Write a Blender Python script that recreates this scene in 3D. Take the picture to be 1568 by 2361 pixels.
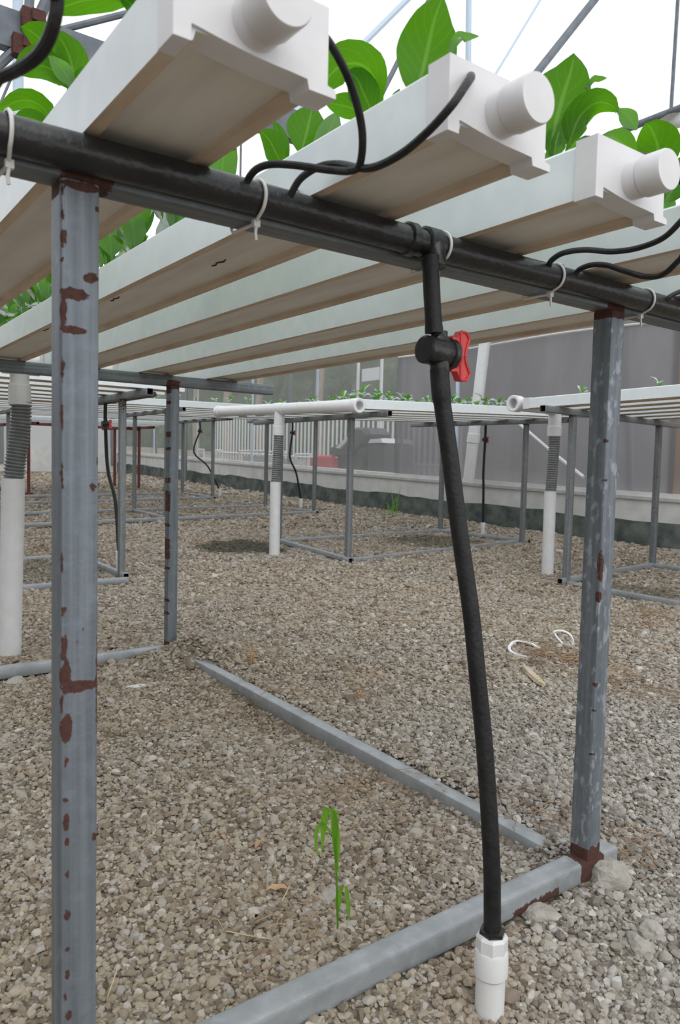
import bpy, bmesh, math, random
import numpy as np
from mathutils import Vector, Matrix, Quaternion
for o in list(bpy.data.objects): bpy.data.objects.remove(o)
R_ = random.Random(7); PI = math.pi
C = bpy.context.scene.collection

# ------------------------------------------------------------------ camera
F_PX, CX, CY = 1731.878, 784.0, 1180.5
CAM = np.array([-0.248, -0.82, 0.715]); YAW, PITCH, ROLL = 0.634, 0.062, 0.024
_F = np.array([math.sin(YAW)*math.cos(PITCH), math.cos(YAW)*math.cos(PITCH), -math.sin(PITCH)])
_R = np.array([math.cos(YAW), -math.sin(YAW), 0.0]); _U = np.cross(_R, _F)
_R, _U = _R*math.cos(ROLL)+_U*math.sin(ROLL), _U*math.cos(ROLL)-_R*math.sin(ROLL)
cd = bpy.data.cameras.new('camera'); cam = bpy.data.objects.new('camera', cd); C.objects.link(cam)
cam.matrix_world = Matrix(((_R[0],_U[0],-_F[0],CAM[0]),(_R[1],_U[1],-_F[1],CAM[1]),(_R[2],_U[2],-_F[2],CAM[2]),(0,0,0,1)))
cd.sensor_fit = 'VERTICAL'; cd.sensor_height = 23.6; cd.sensor_width = 15.7
cd.lens = F_PX/2361*23.6; cd.clip_start = .02; cd.clip_end = 200
cd.dof.use_dof = True; cd.dof.focus_distance = 1.75; cd.dof.aperture_fstop = 6.3
bpy.context.scene.camera = cam
# ------------------------------------------------------------------ sky, sun, exposure
sc = bpy.context.scene
w = bpy.data.worlds.new('overcast_sky'); sc.world = w; w.use_nodes = True
bg = w.node_tree.nodes['Background']; bg.inputs[0].default_value = (.94, .97, 1.0, 1); bg.inputs[1].default_value = 1.42
sd = bpy.data.lights.new('veiled_sun', 'SUN'); sd.energy = 1.3; sd.angle = math.radians(60); sd.color = (1, .98, .95)
so = bpy.data.objects.new('veiled_sun', sd); C.objects.link(so); so.rotation_euler = (math.radians(38), math.radians(-14), 0); so.location = (-2, -3, 8)
sc.view_settings.view_transform = 'Standard'; sc.view_settings.look = 'None'
sc.view_settings.exposure = 0.0; sc.view_settings.gamma = 1.0; sc.view_settings.use_curve_mapping = False

# ------------------------------------------------------------------ helpers: measuring
def ray(u, v): return _F + _R*(u-CX)/F_PX - _U*(v-CY)/F_PX
def un(u, v, ax, val):
    d = ray(u, v); return CAM + d*(val-CAM[ax])/d[ax]
def g0(x, y):
    t = (.57*x+.82*y-3.6)*2
    return -.045 + .018*(t if t > 30 else math.log1p(math.exp(t)))
def sstep(a, b, x):
    t = min(1, max(0, (x-a)/(b-a))); return t*t*(3-2*t)
def bump(x, y, cx_, cy_, r): return math.exp(-((x-cx_)**2+(y-cy_)**2)/(r*r))
def g(x, y):
    z = g0(x, y) + .006*math.sin(x*5.1+1.3*math.sin(y*3.7))*math.cos(y*4.3+x) + .003*math.sin(x*17+y*9)
    z += .052*bump(x, y, .96, 1.78, .17) + .012*bump(x, y, 1.0, 1.45, .25) + .040*bump(x, y, .945, .058, .05)
    if -1 < y < 2.2: z += .034*sstep(.90, .99, x)*(1-sstep(1.05, 1.7, x))*sstep(.02, .2, y)*(1-sstep(1.7, 2.2, y))
    z -= .022*(1-sstep(-.22, -.03, y))*sstep(.25, .7, x)*(1-sstep(1.2, 1.6, x))
    if 0 < y < 2: z -= .016*sstep(.25, .5, y)*(1-sstep(1.2, 1.6, y))*sstep(.5, .85, x)*(1-sstep(.90, .95, x))
    return z
def gpt(u, v):
    d = ray(u, v); lo, hi = .3, 60
    for _ in range(50):
        m = (lo+hi)/2; P = CAM+d*m
        if P[2] > g0(P[0], P[1]): lo = m
        else: hi = m
    return CAM+d*lo

# ------------------------------------------------------------------ helpers: materials
def mat(name, col, rough=.6, metal=0, n=None, col2=None, scale=8, bump_=0, bscale=60, spec=.5, stretch=None, detail=4):
    m = bpy.data.materials.new(name); m.use_nodes = True; nt = m.node_tree; b = nt.nodes['Principled BSDF']
    b.inputs['Base Color'].default_value = (*col, 1); b.inputs['Roughness'].default_value = rough; b.inputs['Metallic'].default_value = metal
    b.inputs['Specular IOR Level'].default_value = spec
    L = nt.links.new
    tc = nt.nodes.new('ShaderNodeTexCoord'); mp = nt.nodes.new('ShaderNodeMapping'); L(tc.outputs['Object'], mp.inputs[0])
    if stretch: mp.inputs['Scale'].default_value = stretch
    if col2:
        t = nt.nodes.new('ShaderNodeTexNoise'); t.inputs['Scale'].default_value = scale; t.inputs['Detail'].default_value = detail
        L(mp.outputs[0], t.inputs[0])
        r = nt.nodes.new('ShaderNodeValToRGB'); r.color_ramp.elements[0].position = .35; r.color_ramp.elements[1].position = .65
        r.color_ramp.elements[0].color = (*col, 1); r.color_ramp.elements[1].color = (*col2, 1)
        L(t.outputs[0], r.inputs[0]); L(r.outputs[0], b.inputs['Base Color'])
    if bump_:
        t2 = nt.nodes.new('ShaderNodeTexNoise'); t2.inputs['Scale'].default_value = bscale; L(mp.outputs[0], t2.inputs[0])
        bp = nt.nodes.new('ShaderNodeBump'); bp.inputs['Strength'].default_value = bump_; bp.inputs['Distance'].default_value = .01
        L(t2.outputs[0], bp.inputs['Height']); L(bp.outputs[0], b.inputs['Normal'])
    return m
def nmath(nt, op, a, b_=None, clamp=False):
    n = nt.nodes.new('ShaderNodeMath'); n.operation = op; n.use_clamp = clamp
    for i, v in enumerate((a, b_)):
        if v is None: continue
        if isinstance(v, (int, float)): n.inputs[i].default_value = v
        else: nt.links.new(v, n.inputs[i])
    return n.outputs[0]
def nmix(nt, f, a, b_):
    n = nt.nodes.new('ShaderNodeMix'); n.data_type = 'RGBA'
    for s, v in ((0, f), (6, a), (7, b_)):
        if isinstance(v, tuple): n.inputs[s].default_value = (*v, 1)
        elif isinstance(v, (int, float)): n.inputs[s].default_value = v
        else: nt.links.new(v, n.inputs[s])
    return n.outputs[2]
def nnoise(nt, co, sc_, det=4, rough=.5):
    n = nt.nodes.new('ShaderNodeTexNoise'); n.inputs['Scale'].default_value = sc_; n.inputs['Detail'].default_value = det; n.inputs['Roughness'].default_value = rough
    nt.links.new(co, n.inputs[0]); return n.outputs[0]
def nmap(nt, co, s):
    n = nt.nodes.new('ShaderNodeMapping'); n.inputs['Scale'].default_value = s; nt.links.new(co, n.inputs[0]); return n.outputs[0]
def nramp(nt, f, a, b_):
    n = nt.nodes.new('ShaderNodeMapRange'); n.interpolation_type = 'SMOOTHSTEP'; n.inputs[1].default_value = a; n.inputs[2].default_value = b_
    nt.links.new(f, n.inputs[0]); return n.outputs[0]

def galv_material(name, base, base2, rustamt, streak=(130, 130, 3)):
    m = bpy.data.materials.new(name); m.use_nodes = True; nt = m.node_tree; b = nt.nodes['Principled BSDF']; L = nt.links.new
    co = nt.nodes.new('ShaderNodeTexCoord').outputs['Object']
    str_ = nnoise(nt, nmap(nt, co, streak), 1.0, 3)
    blot = nnoise(nt, co, 45, 4)
    c = nmix(nt, nramp(nt, str_, .3, .7), base, base2)
    c = nmix(nt, nmath(nt, 'MULTIPLY', nramp(nt, blot, .45, .8), .5), c, (base2[0]*1.25, base2[1]*1.25, base2[2]*1.3))
    at = nt.nodes.new('ShaderNodeAttribute'); at.attribute_name = 'bloom'
    bl = nramp(nt, nmath(nt, 'ADD', nmath(nt, 'MULTIPLY', nnoise(nt, nmap(nt, co, (1, 1, .5)), 75, 2), .9), nmath(nt, 'MULTIPLY', at.outputs['Fac'], .35)), .80, .92)
    c = nmix(nt, nmath(nt, 'MULTIPLY', bl, .55), c, (.42, .45, .5))
    ar = nt.nodes.new('ShaderNodeAttribute'); ar.attribute_name = 'rust'
    rn = nnoise(nt, co, 110, 5, .65)
    rf = nramp(nt, nmath(nt, 'ADD', ar.outputs['Fac'], nmath(nt, 'MULTIPLY', nmath(nt, 'SUBTRACT', rn, .5), 1.1)), .48, .58)
    rc = nmix(nt, nnoise(nt, co, 160, 3), (.022, .011, .009), (.105, .037, .024))
    if rustamt:
        gen = nramp(nt, nnoise(nt, nmap(nt, co, (1, 1, .35)), 26, 5, .6), .68, .74); rf = nmath(nt, 'MAXIMUM', rf, nmath(nt, 'MULTIPLY', gen, rustamt))
    c = nmix(nt, rf, c, rc); L(c, b.inputs['Base Color'])
    L(nmath(nt, 'SUBTRACT', .35, nmath(nt, 'MULTIPLY', rf, .35)), b.inputs['Metallic'])
    L(nmath(nt, 'ADD', .48, nmath(nt, 'MULTIPLY', rf, .4)), b.inputs['Roughness'])
    bp = nt.nodes.new('ShaderNodeBump'); bp.inputs['Strength'].default_value = .25; bp.inputs['Distance'].default_value = .003
    L(nmath(nt, 'ADD', rn, str_), bp.inputs['Height']); L(bp.outputs[0], b.inputs['Normal'])
    return m
M = {}
M['galv'] = galv_material('galvanised_steel', (.125, .145, .165), (.185, .208, .232), 0)
M['galv_beam'] = galv_material('galvanised_steel_beam', (.10, .115, .125), (.165, .18, .19), 0, (3, 130, 130))
M['galv_far'] = galv_material('weathered_galvanised_steel', (.15, .162, .168), (.225, .237, .243), .5)
M['galv_rail'] = galv_material('dull_galvanised_rail', (.27, .29, .30), (.35, .37, .385), 0, (14, 14, 14))
M['inside'] = mat('dark_tube_bore', (.02, .017, .015), .9)
M['red_steel'] = mat('oxide_red_painted_steel', (.13, .035, .032), .7, 0, col2=(.18, .05, .045), scale=30)
def pvc_material(name, c1, c2, tint, rough):
    m = bpy.data.materials.new(name); m.use_nodes = True; nt = m.node_tree; b = nt.nodes['Principled BSDF']; L = nt.links.new
    co = nt.nodes.new('ShaderNodeTexCoord').outputs['Object']
    c = nmix(nt, nramp(nt, nnoise(nt, co, 22, 5), .35, .7), c1, c2)
    c = nmix(nt, nmath(nt, 'MULTIPLY', nramp(nt, nnoise(nt, nmap(nt, co, (1, .35, 1)), 6, 2), .5, .75), .55), c, tint)
    L(c, b.inputs['Base Color']); b.inputs['Roughness'].default_value = rough
    return m
M['channel'] = pvc_material('white_pvc_channel', (.70, .755, .775), (.75, .80, .815), (.62, .72, .68), .38)
M['pvc'] = pvc_material('white_pvc_pipe', (.66, .665, .67), (.71, .715, .72), (.64, .63, .60), .35)
M['cap'] = pvc_material('white_pvc_cap', (.65, .64, .65), (.70, .69, .70), (.61, .59, .57), .36)
def dirty():
    m = bpy.data.materials.new('water_stained_pvc_base'); m.use_nodes = True; nt = m.node_tree; b = nt.nodes['Principled BSDF']; L = nt.links.new
    co = nt.nodes.new('ShaderNodeTexCoord').outputs['Object']
    c = nmix(nt, nramp(nt, nnoise(nt, nmap(nt, co, (3, .5, 3)), 10, 5), .3, .75), (.72, .69, .63), (.62, .58, .52))
    spk = nramp(nt, nnoise(nt, nmap(nt, co, (1, .4, 1)), 55, 4, .7), .70, .76)
    c = nmix(nt, nmath(nt, 'MULTIPLY', spk, .6), c, (.16, .09, .05))
    L(c, b.inputs['Base Color']); b.inputs['Roughness'].default_value = .55
    return m
M['dirty'] = dirty()
M['lip'] = mat('tan_stained_channel_foot', (.66, .55, .43), .6, col2=(.52, .40, .29), scale=14, stretch=(3, .6, 3), spec=.3)
M['black'] = mat('black_polyethylene', (.008, .008, .009), .34, col2=(.016, .016, .016), scale=25, bump_=.15, bscale=90)
M['black_dusty'] = mat('dusty_black_hose', (.009, .009, .010), .45, spec=.3, col2=(.018, .018, .018), scale=40, bump_=.15, bscale=150)
M['red'] = mat('red_plastic', (.62, .045, .05), .42, col2=(.55, .05, .05), scale=30)
M['tie'] = mat('weathered_white_nylon', (.62, .6, .57), .5)
M['grey_hose'] = mat('grey_corrugated_plastic', (.17, .18, .175), .55, col2=(.23, .24, .24), scale=30)
M['concrete'] = mat('whitewashed_concrete', (.60, .60, .58), .85, col2=(.50, .51, .49), scale=7, bump_=.2, bscale=40)
M['sill'] = mat('grey_mortar_sill', (.36, .36, .355), .8, col2=(.45, .45, .44), scale=14)
M['moss'] = mat('mossy_damp_concrete', (.045, .06, .055), .9, col2=(.13, .15, .135), scale=7, bump_=.4, bscale=30)
M['stone'] = mat('pale_grey_stone', (.30, .28, .245), .9, col2=(.40, .38, .34), scale=30, bump_=.5, bscale=80)
M['straw'] = mat('dry_straw', (.26, .17, .10), .85, col2=(.38, .27, .17), scale=20)
M['wood'] = mat('bleached_wood', (.56, .47, .33), .8, col2=(.42, .33, .22), scale=12, stretch=(1, 8, 8))
M['dry_leaf'] = mat('dry_leaf_brown', (.36, .22, .11), .8, col2=(.46, .32, .18), scale=30)
M['white_wire'] = mat('white_plastic_strip', (.78, .78, .78), .5)
M['bark'] = mat('pale_bark', (.26, .21, .165), .9, col2=(.36, .30, .24), scale=6, stretch=(4, 4, 1), bump_=.4, bscale=20)
M['roof_steel'] = mat('grey_roof_steel', (.11, .125, .145), .5, .3, col2=(.16, .175, .195), scale=12)
M['pale_steel'] = mat('pale_blue_grey_steel', (.50, .60, .70), .5)
M['rust'] = mat('rusted_iron', (.05, .018, .014), .85, col2=(.10, .03, .022), scale=30, bump_=.4)
M['path'] = mat('pale_yard_slab', (.42, .40, .36), .9, col2=(.36, .34, .31), scale=3)
M['lawn'] = mat('lawn_green', (.20, .34, .08), .9, col2=(.30, .42, .14), scale=9)
M['tarp'] = mat('charcoal_tarpaulin', (.035, .036, .04), .55, col2=(.06, .06, .065), scale=5, bump_=.3, bscale=8)
M['brownwall'] = mat('brown_rendered_wall', (.20, .14, .10), .9, col2=(.25, .18, .13), scale=4)
M['fence'] = mat('white_painted_rail', (.70, .72, .74), .5)

def leaf_material(name, top, under, trans):
    m = bpy.data.materials.new(name); m.use_nodes = True; nt = m.node_tree; nt.nodes.remove(nt.nodes['Principled BSDF']); L = nt.links.new
    out = nt.nodes['Material Output']
    uv = nt.nodes.new('ShaderNodeUVMap'); sp = nt.nodes.new('ShaderNodeSeparateXYZ'); L(uv.outputs[0], sp.inputs[0])
    u = nmath(nt, 'ABSOLUTE', nmath(nt, 'SUBTRACT', sp.outputs[0], .5))
    mid = nmath(nt, 'SUBTRACT', 1.0, nramp(nt, u, .015, .05))
    ph = nmath(nt, 'FRACT', nmath(nt, 'SUBTRACT', nmath(nt, 'MULTIPLY', sp.outputs[1], 11.0), nmath(nt, 'MULTIPLY', u, 5.0)))
    side = nmath(nt, 'MULTIPLY', nramp(nt, nmath(nt, 'ABSOLUTE', nmath(nt, 'SUBTRACT', ph, .5)), .43, .5), .5)
    vein = nmath(nt, 'MAXIMUM', mid, side)
    oi = nt.nodes.new('ShaderNodeObjectInfo')
    co = nt.nodes.new('ShaderNodeTexCoord').outputs['Object']
    v = nmath(nt, 'ADD', nmath(nt, 'MULTIPLY', oi.outputs['Random'], .5), nmath(nt, 'MULTIPLY', nnoise(nt, co, 40, 3), .5))
    lush = nmix(nt, v, top, (top[0]*1.5, top[1]*1.3, top[2]*1.2))
    lush = nmix(nt, nmath(nt, 'MULTIPLY', vein, .45), lush, (.30, .48, .14))
    geo = nt.nodes.new('ShaderNodeNewGeometry')
    c = nmix(nt, nmath(nt, 'MULTIPLY', geo.outputs['Backfacing'], .5), lush, under)
    d = nt.nodes.new('ShaderNodeBsdfDiffuse'); L(c, d.inputs[0])
    t = nt.nodes.new('ShaderNodeBsdfTranslucent'); L(nmix(nt, nmath(nt, 'MULTIPLY', vein, .4), trans, (trans[0]*1.4, trans[1]*1.25, trans[2]*2)), t.inputs[0])
    gl = nt.nodes.new('ShaderNodeBsdfGlossy'); gl.inputs['Roughness'].default_value = .32
    a = nt.nodes.new('ShaderNodeMixShader'); a.inputs[0].default_value = .55; L(d.outputs[0], a.inputs[1]); L(t.outputs[0], a.inputs[2])
    f = nt.nodes.new('ShaderNodeFresnel'); f.inputs[0].default_value = 1.2
    b2 = nt.nodes.new('ShaderNodeMixShader'); L(f.outputs[0], b2.inputs[0]); L(a.outputs[0], b2.inputs[1]); L(gl.outputs[0], b2.inputs[2])
    L(b2.outputs[0], out.inputs[0]); return m
M['leaf'] = leaf_material('brassica_leaf', (.045, .145, .010), (.34, .43, .33), (.125, .385, .004))  # pale underside, lightened further to hold sky reflection on curled leaves
M['grass'] = leaf_material('grass_blade', (.13, .30, .03), (.20, .36, .08), (.22, .52, .04))
M['hedge'] = leaf_material('hedge_leaf', (.06, .12, .035), (.10, .15, .07), (.12, .24, .05))

def net_material(name, col, opac):
    m = bpy.data.materials.new(name); m.use_nodes = True; nt = m.node_tree; nt.nodes.remove(nt.nodes['Principled BSDF']); L = nt.links.new
    out = nt.nodes['Material Output']
    co = nt.nodes.new('ShaderNodeTexCoord').outputs['Object']
    fold = nramp(nt, nnoise(nt, nmap(nt, co, (.2, 1.6, .5)), 1.6, 4, .55), .35, .75)  # folds of the cloth are painted into the colour as paler streaks
    c = nmix(nt, nmath(nt, 'MULTIPLY', fold, .5), col, tuple(x*1.35 for x in col))
    d = nt.nodes.new('ShaderNodeBsdfDiffuse'); L(c, d.inputs[0])
    t = nt.nodes.new('ShaderNodeBsdfTranslucent'); L(c, t.inputs[0])
    a = nt.nodes.new('ShaderNodeMixShader'); a.inputs[0].default_value = .5; L(d.outputs[0], a.inputs[1]); L(t.outputs[0], a.inputs[2])
    tr = nt.nodes.new('ShaderNodeBsdfTransparent')
    b2 = nt.nodes.new('ShaderNodeMixShader'); b2.inputs[0].default_value = opac; L(tr.outputs[0], b2.inputs[1]); L(a.outputs[0], b2.inputs[2])
    L(b2.outputs[0], out.inputs[0]); return m
M['net'] = net_material('fine_insect_net', (.40, .40, .40), .42)
M['shade'] = net_material('dense_shade_net', (.265, .255, .268), .93)
M['shade_brown'] = net_material('brownish_shade_net', (.27, .215, .19), .93)  # brown of the building behind is put into this net's colour
M['film'] = net_material('milky_greenhouse_film', (.92, .93, .95), .45)
M['endfilm'] = net_material('dusty_wall_film', (.62, .62, .62), .85)

# ------------------------------------------------------------------ helpers: meshes
class MB:
    def __init__(s): s.v = []; s.f = []; s.m = []; s.at = {}; s.uv = None
    def add(s, vs, fs, mi=0):
        n = len(s.v); s.v += [tuple(map(float, p)) for p in vs]; s.f += [tuple(i+n for i in q) for q in fs]; s.m += [mi]*len(fs); return n
    def box(s, c, size, rot=None, mi=0):
        hx, hy, hz_ = (q/2 for q in size); P = []
        for dx in (-1, 1):
            for dy in (-1, 1):
                for dz in (-1, 1):
                    v = Vector((dx*hx, dy*hy, dz*hz_))
                    if rot is not None: v = rot @ v
                    P.append((c[0]+v[0], c[1]+v[1], c[2]+v[2]))
        s.add(P, [(0,1,3,2),(4,6,7,5),(0,4,5,1),(2,3,7,6),(0,2,6,4),(1,5,7,3)], mi)
    def loft(s, rings, closed_ends=(True, True), mi=0):
        n = len(rings[0]); vs = [p for r in rings for p in r]; fs = []
        for k in range(len(rings)-1):
            for i in range(n):
                j = (i+1) % n; fs.append((k*n+i, k*n+j, (k+1)*n+j, (k+1)*n+i))
        if closed_ends[0]: fs.append(tuple(range(n-1, -1, -1)))
        if closed_ends[1]: fs.append(tuple((len(rings)-1)*n+i for i in range(n)))
        return s.add(vs, fs, mi)
    def tube(s, path, r, n=10, mi=0, ends=(True, True)):
        P = [Vector(p) for p in path]; rs = r if isinstance(r, (list, tuple)) else [r]*len(P)
        T = [(P[min(i+1, len(P)-1)]-P[max(i-1, 0)]).normalized() for i in range(len(P))]
        up = Vector((0, 0, 1)) if abs(T[0].z) < .9 else Vector((1, 0, 0))
        a = T[0].cross(up).normalized(); rings = []
        for i, p in enumerate(P):
            a = (a-T[i]*a.dot(T[i])).normalized(); b = T[i].cross(a)
            rings.append([tuple(p+(a*math.cos(2*PI*k/n)+b*math.sin(2*PI*k/n))*rs[i]) for k in range(n)])
        s.loft(rings, ends, mi)
    def lathe(s, prof, base, axis, n=20, mi=0, ends=(True, True)):
        A = Vector(axis).normalized(); up = Vector((0, 0, 1)) if abs(A.z) < .9 else Vector((1, 0, 0))
        a = A.cross(up).normalized(); b = A.cross(a); B = Vector(base)
        s.loft([[tuple(B+A*h+(a*math.cos(2*PI*k/n)+b*math.sin(2*PI*k/n))*r) for k in range(n)] for r, h in prof], ends, mi)
    def prism(s, prof, axis_pts, mi=0, fm=None):   # prof (x,z) polygon swept along y
        (y0, y1) = axis_pts; n = len(prof)
        vs = [(x, y0, z) for x, z in prof]+[(x, y1, z) for x, z in prof]
        k = len(s.v); s.v += vs
        for i in range(n):
            j = (i+1) % n; s.f.append((k+i, k+j, k+n+j, k+n+i)); s.m.append(fm(i) if fm else mi)
        s.f.append(tuple(k+i for i in range(n-1, -1, -1))); s.f.append(tuple(k+n+i for i in range(n))); s.m += [mi, mi]
    def mesh(s, name, mats, smooth=35):
        me = bpy.data.meshes.new(name); me.from_pydata(s.v, [], s.f)
        for m in (mats if isinstance(mats, (list, tuple)) else [mats]): me.materials.append(M[m] if isinstance(m, str) else m)
        me.polygons.foreach_set('material_index', s.m)
        for k, vals in s.at.items():
            a = me.attributes.new(k, 'FLOAT', 'POINT'); a.data.foreach_set('value', vals)
        bm = bmesh.new(); bm.from_mesh(me); bmesh.ops.recalc_face_normals(bm, faces=bm.faces); bm.to_mesh(me); bm.free()
        if smooth:
            me.polygons.foreach_set('use_smooth', [True]*len(me.polygons)); me.set_sharp_from_angle(angle=math.radians(smooth))
        me.update(); return me
def link(name, me, parent=None, loc=(0, 0, 0), rot=(0, 0, 0)):
    o = bpy.data.objects.new(name, me); C.objects.link(o); o.location = loc; o.rotation_euler = rot
    if parent: o.parent = parent
    return o
def tag(o, label=None, cat=None, group=None, kind=None):
    if label: o['label'] = label
    if cat: o['category'] = cat
    if group: o['group'] = group
    if kind: o['kind'] = kind
    return o
def thing(name, label, cat, loc=(0, 0, 0), group=None):
    o = bpy.data.objects.new(name, None); o.empty_display_size = .05; C.objects.link(o); o.location = loc; return tag(o, label, cat, group)
def rel(pts, o): return [tuple(Vector(q)-o.location) for q in pts]
def catmull(P, n=8):
    P = [Vector(p) for p in P]; Q = [P[0]*2-P[1]]+P+[P[-1]*2-P[-2]]; out = []
    for i in range(1, len(Q)-2):
        for k in range(n):
            t = k/n; a, b, c, d = Q[i-1:i+3]
            out.append(.5*((2*b)+(c-a)*t+(2*a-5*b+4*c-d)*t*t+(3*b-a-3*c+d)*t**3))
    out.append(P[-1]); return out
ORD = ['nearest', 'second', 'third', 'fourth', 'fifth', 'sixth', 'seventh', 'eighth', 'ninth', 'tenth', 'eleventh', 'twelfth', 'thirteenth', 'fourteenth', 'fifteenth', 'sixteenth']

def sq_tube(a, b, side, rust=None, size=.04, rad=.005, segs=1, fine=1, bloom=0, hollow=True, wall=.0025):
    """hollow square tube from a to b; side = direction of its first face normal"""
    A, B = Vector(a), Vector(b); T = (B-A).normalized(); X = Vector(side); X = (X-T*X.dot(T)).normalized(); Y = T.cross(X)
    h = size/2; prof = []
    for q, (sx, sy) in enumerate(((1, 1), (-1, 1), (-1, -1), (1, -1))):
        for k in range(3):
            an = q*PI/2+k*PI/4; prof.append((sx*(h-rad)+rad*math.cos(an), sy*(h-rad)+rad*math.sin(an)))
        nx = ((-1, 1), (-1, -1), (1, -1), (1, 1))[q]
        if fine > 1:
            p0 = prof[-1]; an = (q+1)*PI/2; p1 = (nx[0]*(h-rad)+rad*math.cos(an), nx[1]*(h-rad)+rad*math.sin(an))
            prof += [(p0[0]+(p1[0]-p0[0])*k/fine, p0[1]+(p1[1]-p0[1])*k/fine) for k in range(1, fine)]
    mb = MB(); rings = []; rv = []; bv = []
    for k in range(segs+1):
        t = k/segs; c = A+(B-A)*t
        rings.append([tuple(c+X*p+Y*q) for p, q in prof])
        for p, q in prof:
            P = c+X*p+Y*q; rv.append(rust(P, t) if rust else 0.0); bv.append(bloom)
    if hollow:
        k = (h-wall)/h
        i0 = [tuple(A+X*p*k+Y*q*k) for p, q in prof]; i1 = [tuple(B+X*p*k+Y*q*k) for p, q in prof]
        d0 = [tuple(A+T*.05+X*p*k+Y*q*k) for p, q in prof]; d1 = [tuple(B-T*.05+X*p*k+Y*q*k) for p, q in prof]
        mb.loft([d0, i0]+rings+[i1, d1], (True, True)); n = len(prof)
        rv = [0]*(2*n)+rv+[0]*(2*n); bv = [0]*(2*n)+bv+[0]*(2*n)
        for i in range(n): mb.m[i] = 1; mb.m[len(mb.f)-3-i] = 1
        mb.m[-1] = mb.m[-2] = 1
    else: mb.loft(rings)
    mb.at = {'rust': rv, 'bloom': bv}
    return mb

# ------------------------------------------------------------------ the setting: ground, wall, nets, roof
def axis_pts(segs_):
    out = []
    for a, b, st in segs_:
        n = max(1, round((b-a)/st)); out += [a+(b-a)*i/n for i in range(n)]
    return out+[segs_[-1][1]]
xs = axis_pts([(-8, -1.2, .5), (-1.2, 2.6, .05), (2.6, 6.2, .12), (6.2, 20, .8)]); ys = axis_pts([(-4, -1, .4), (-1, 3, .05), (3, 7, .12), (7, 52, .9)])
mb = MB(); vs = [(x, y, g(x, y)) for y in ys for x in xs]; nx = len(xs)
mb.add(vs, [(j*nx+i, j*nx+i+1, (j+1)*nx+i+1, (j+1)*nx+i) for j in range(len(ys)-1) for i in range(nx-1)])
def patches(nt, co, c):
    """dark patches on the gravel, moss near the header pipe table: (x, y, radius, strength)"""
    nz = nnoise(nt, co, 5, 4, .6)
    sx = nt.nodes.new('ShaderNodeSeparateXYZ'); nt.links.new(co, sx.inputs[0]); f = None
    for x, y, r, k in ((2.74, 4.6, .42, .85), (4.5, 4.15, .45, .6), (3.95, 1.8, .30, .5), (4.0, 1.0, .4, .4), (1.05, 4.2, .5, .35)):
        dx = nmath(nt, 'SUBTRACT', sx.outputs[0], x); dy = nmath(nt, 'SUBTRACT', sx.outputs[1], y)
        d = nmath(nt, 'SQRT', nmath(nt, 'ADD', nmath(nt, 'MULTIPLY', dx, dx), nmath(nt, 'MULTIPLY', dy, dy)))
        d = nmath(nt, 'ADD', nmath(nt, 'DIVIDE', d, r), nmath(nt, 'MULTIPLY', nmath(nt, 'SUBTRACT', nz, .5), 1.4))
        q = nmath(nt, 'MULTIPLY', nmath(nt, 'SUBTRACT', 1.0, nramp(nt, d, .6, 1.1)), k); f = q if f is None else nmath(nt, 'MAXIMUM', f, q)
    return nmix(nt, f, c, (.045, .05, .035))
def ground_material():
    m = bpy.data.materials.new('gravel_ground'); m.use_nodes = True; nt = m.node_tree; b = nt.nodes['Principled BSDF']; L = nt.links.new
    geo = nt.nodes.new('ShaderNodeNewGeometry'); co = geo.outputs['Position']
    vo = nt.nodes.new('ShaderNodeTexVoronoi'); vo.inputs['Scale'].default_value = 62; L(co, vo.inputs[0])
    sep = nt.nodes.new('ShaderNodeSeparateColor'); L(vo.outputs['Color'], sep.inputs[0])
    c = nmix(nt, sep.outputs[0], (.17, .135, .095), (.30, .255, .19))
    big = nramp(nt, nnoise(nt, co, 1.3, 4, .6), .35, .7)
    c = nmix(nt, nmath(nt, 'MULTIPLY', big, .5), c, (.36, .34, .31))
    tan = nramp(nt, nnoise(nt, co, 2.3, 3, .6), .52, .72)
    c = nmix(nt, nmath(nt, 'MULTIPLY', tan, .45), c, (.30, .20, .115))
    ed = nramp(nt, vo.outputs['Distance'], .45, .75)
    c = nmix(nt, nmath(nt, 'MULTIPLY', ed, .55), c, (.07, .058, .045))
    c = patches(nt, co, c); L(c, b.inputs['Base Color']); b.inputs['Roughness'].default_value = .95; b.inputs['Specular IOR Level'].default_value = .2
    bp = nt.nodes.new('ShaderNodeBump'); bp.inputs['Strength'].default_value = .9; bp.inputs['Distance'].default_value = .012; bp.invert = True
    L(vo.outputs['Distance'], bp.inputs['Height']); L(bp.outputs[0], b.inputs['Normal'])
    return m
M['ground'] = ground_material()
floor = tag(link('floor', mb.mesh('floor', 'ground', 0)), 'grey brown gravel ground of the greenhouse', kind='structure')

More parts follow.
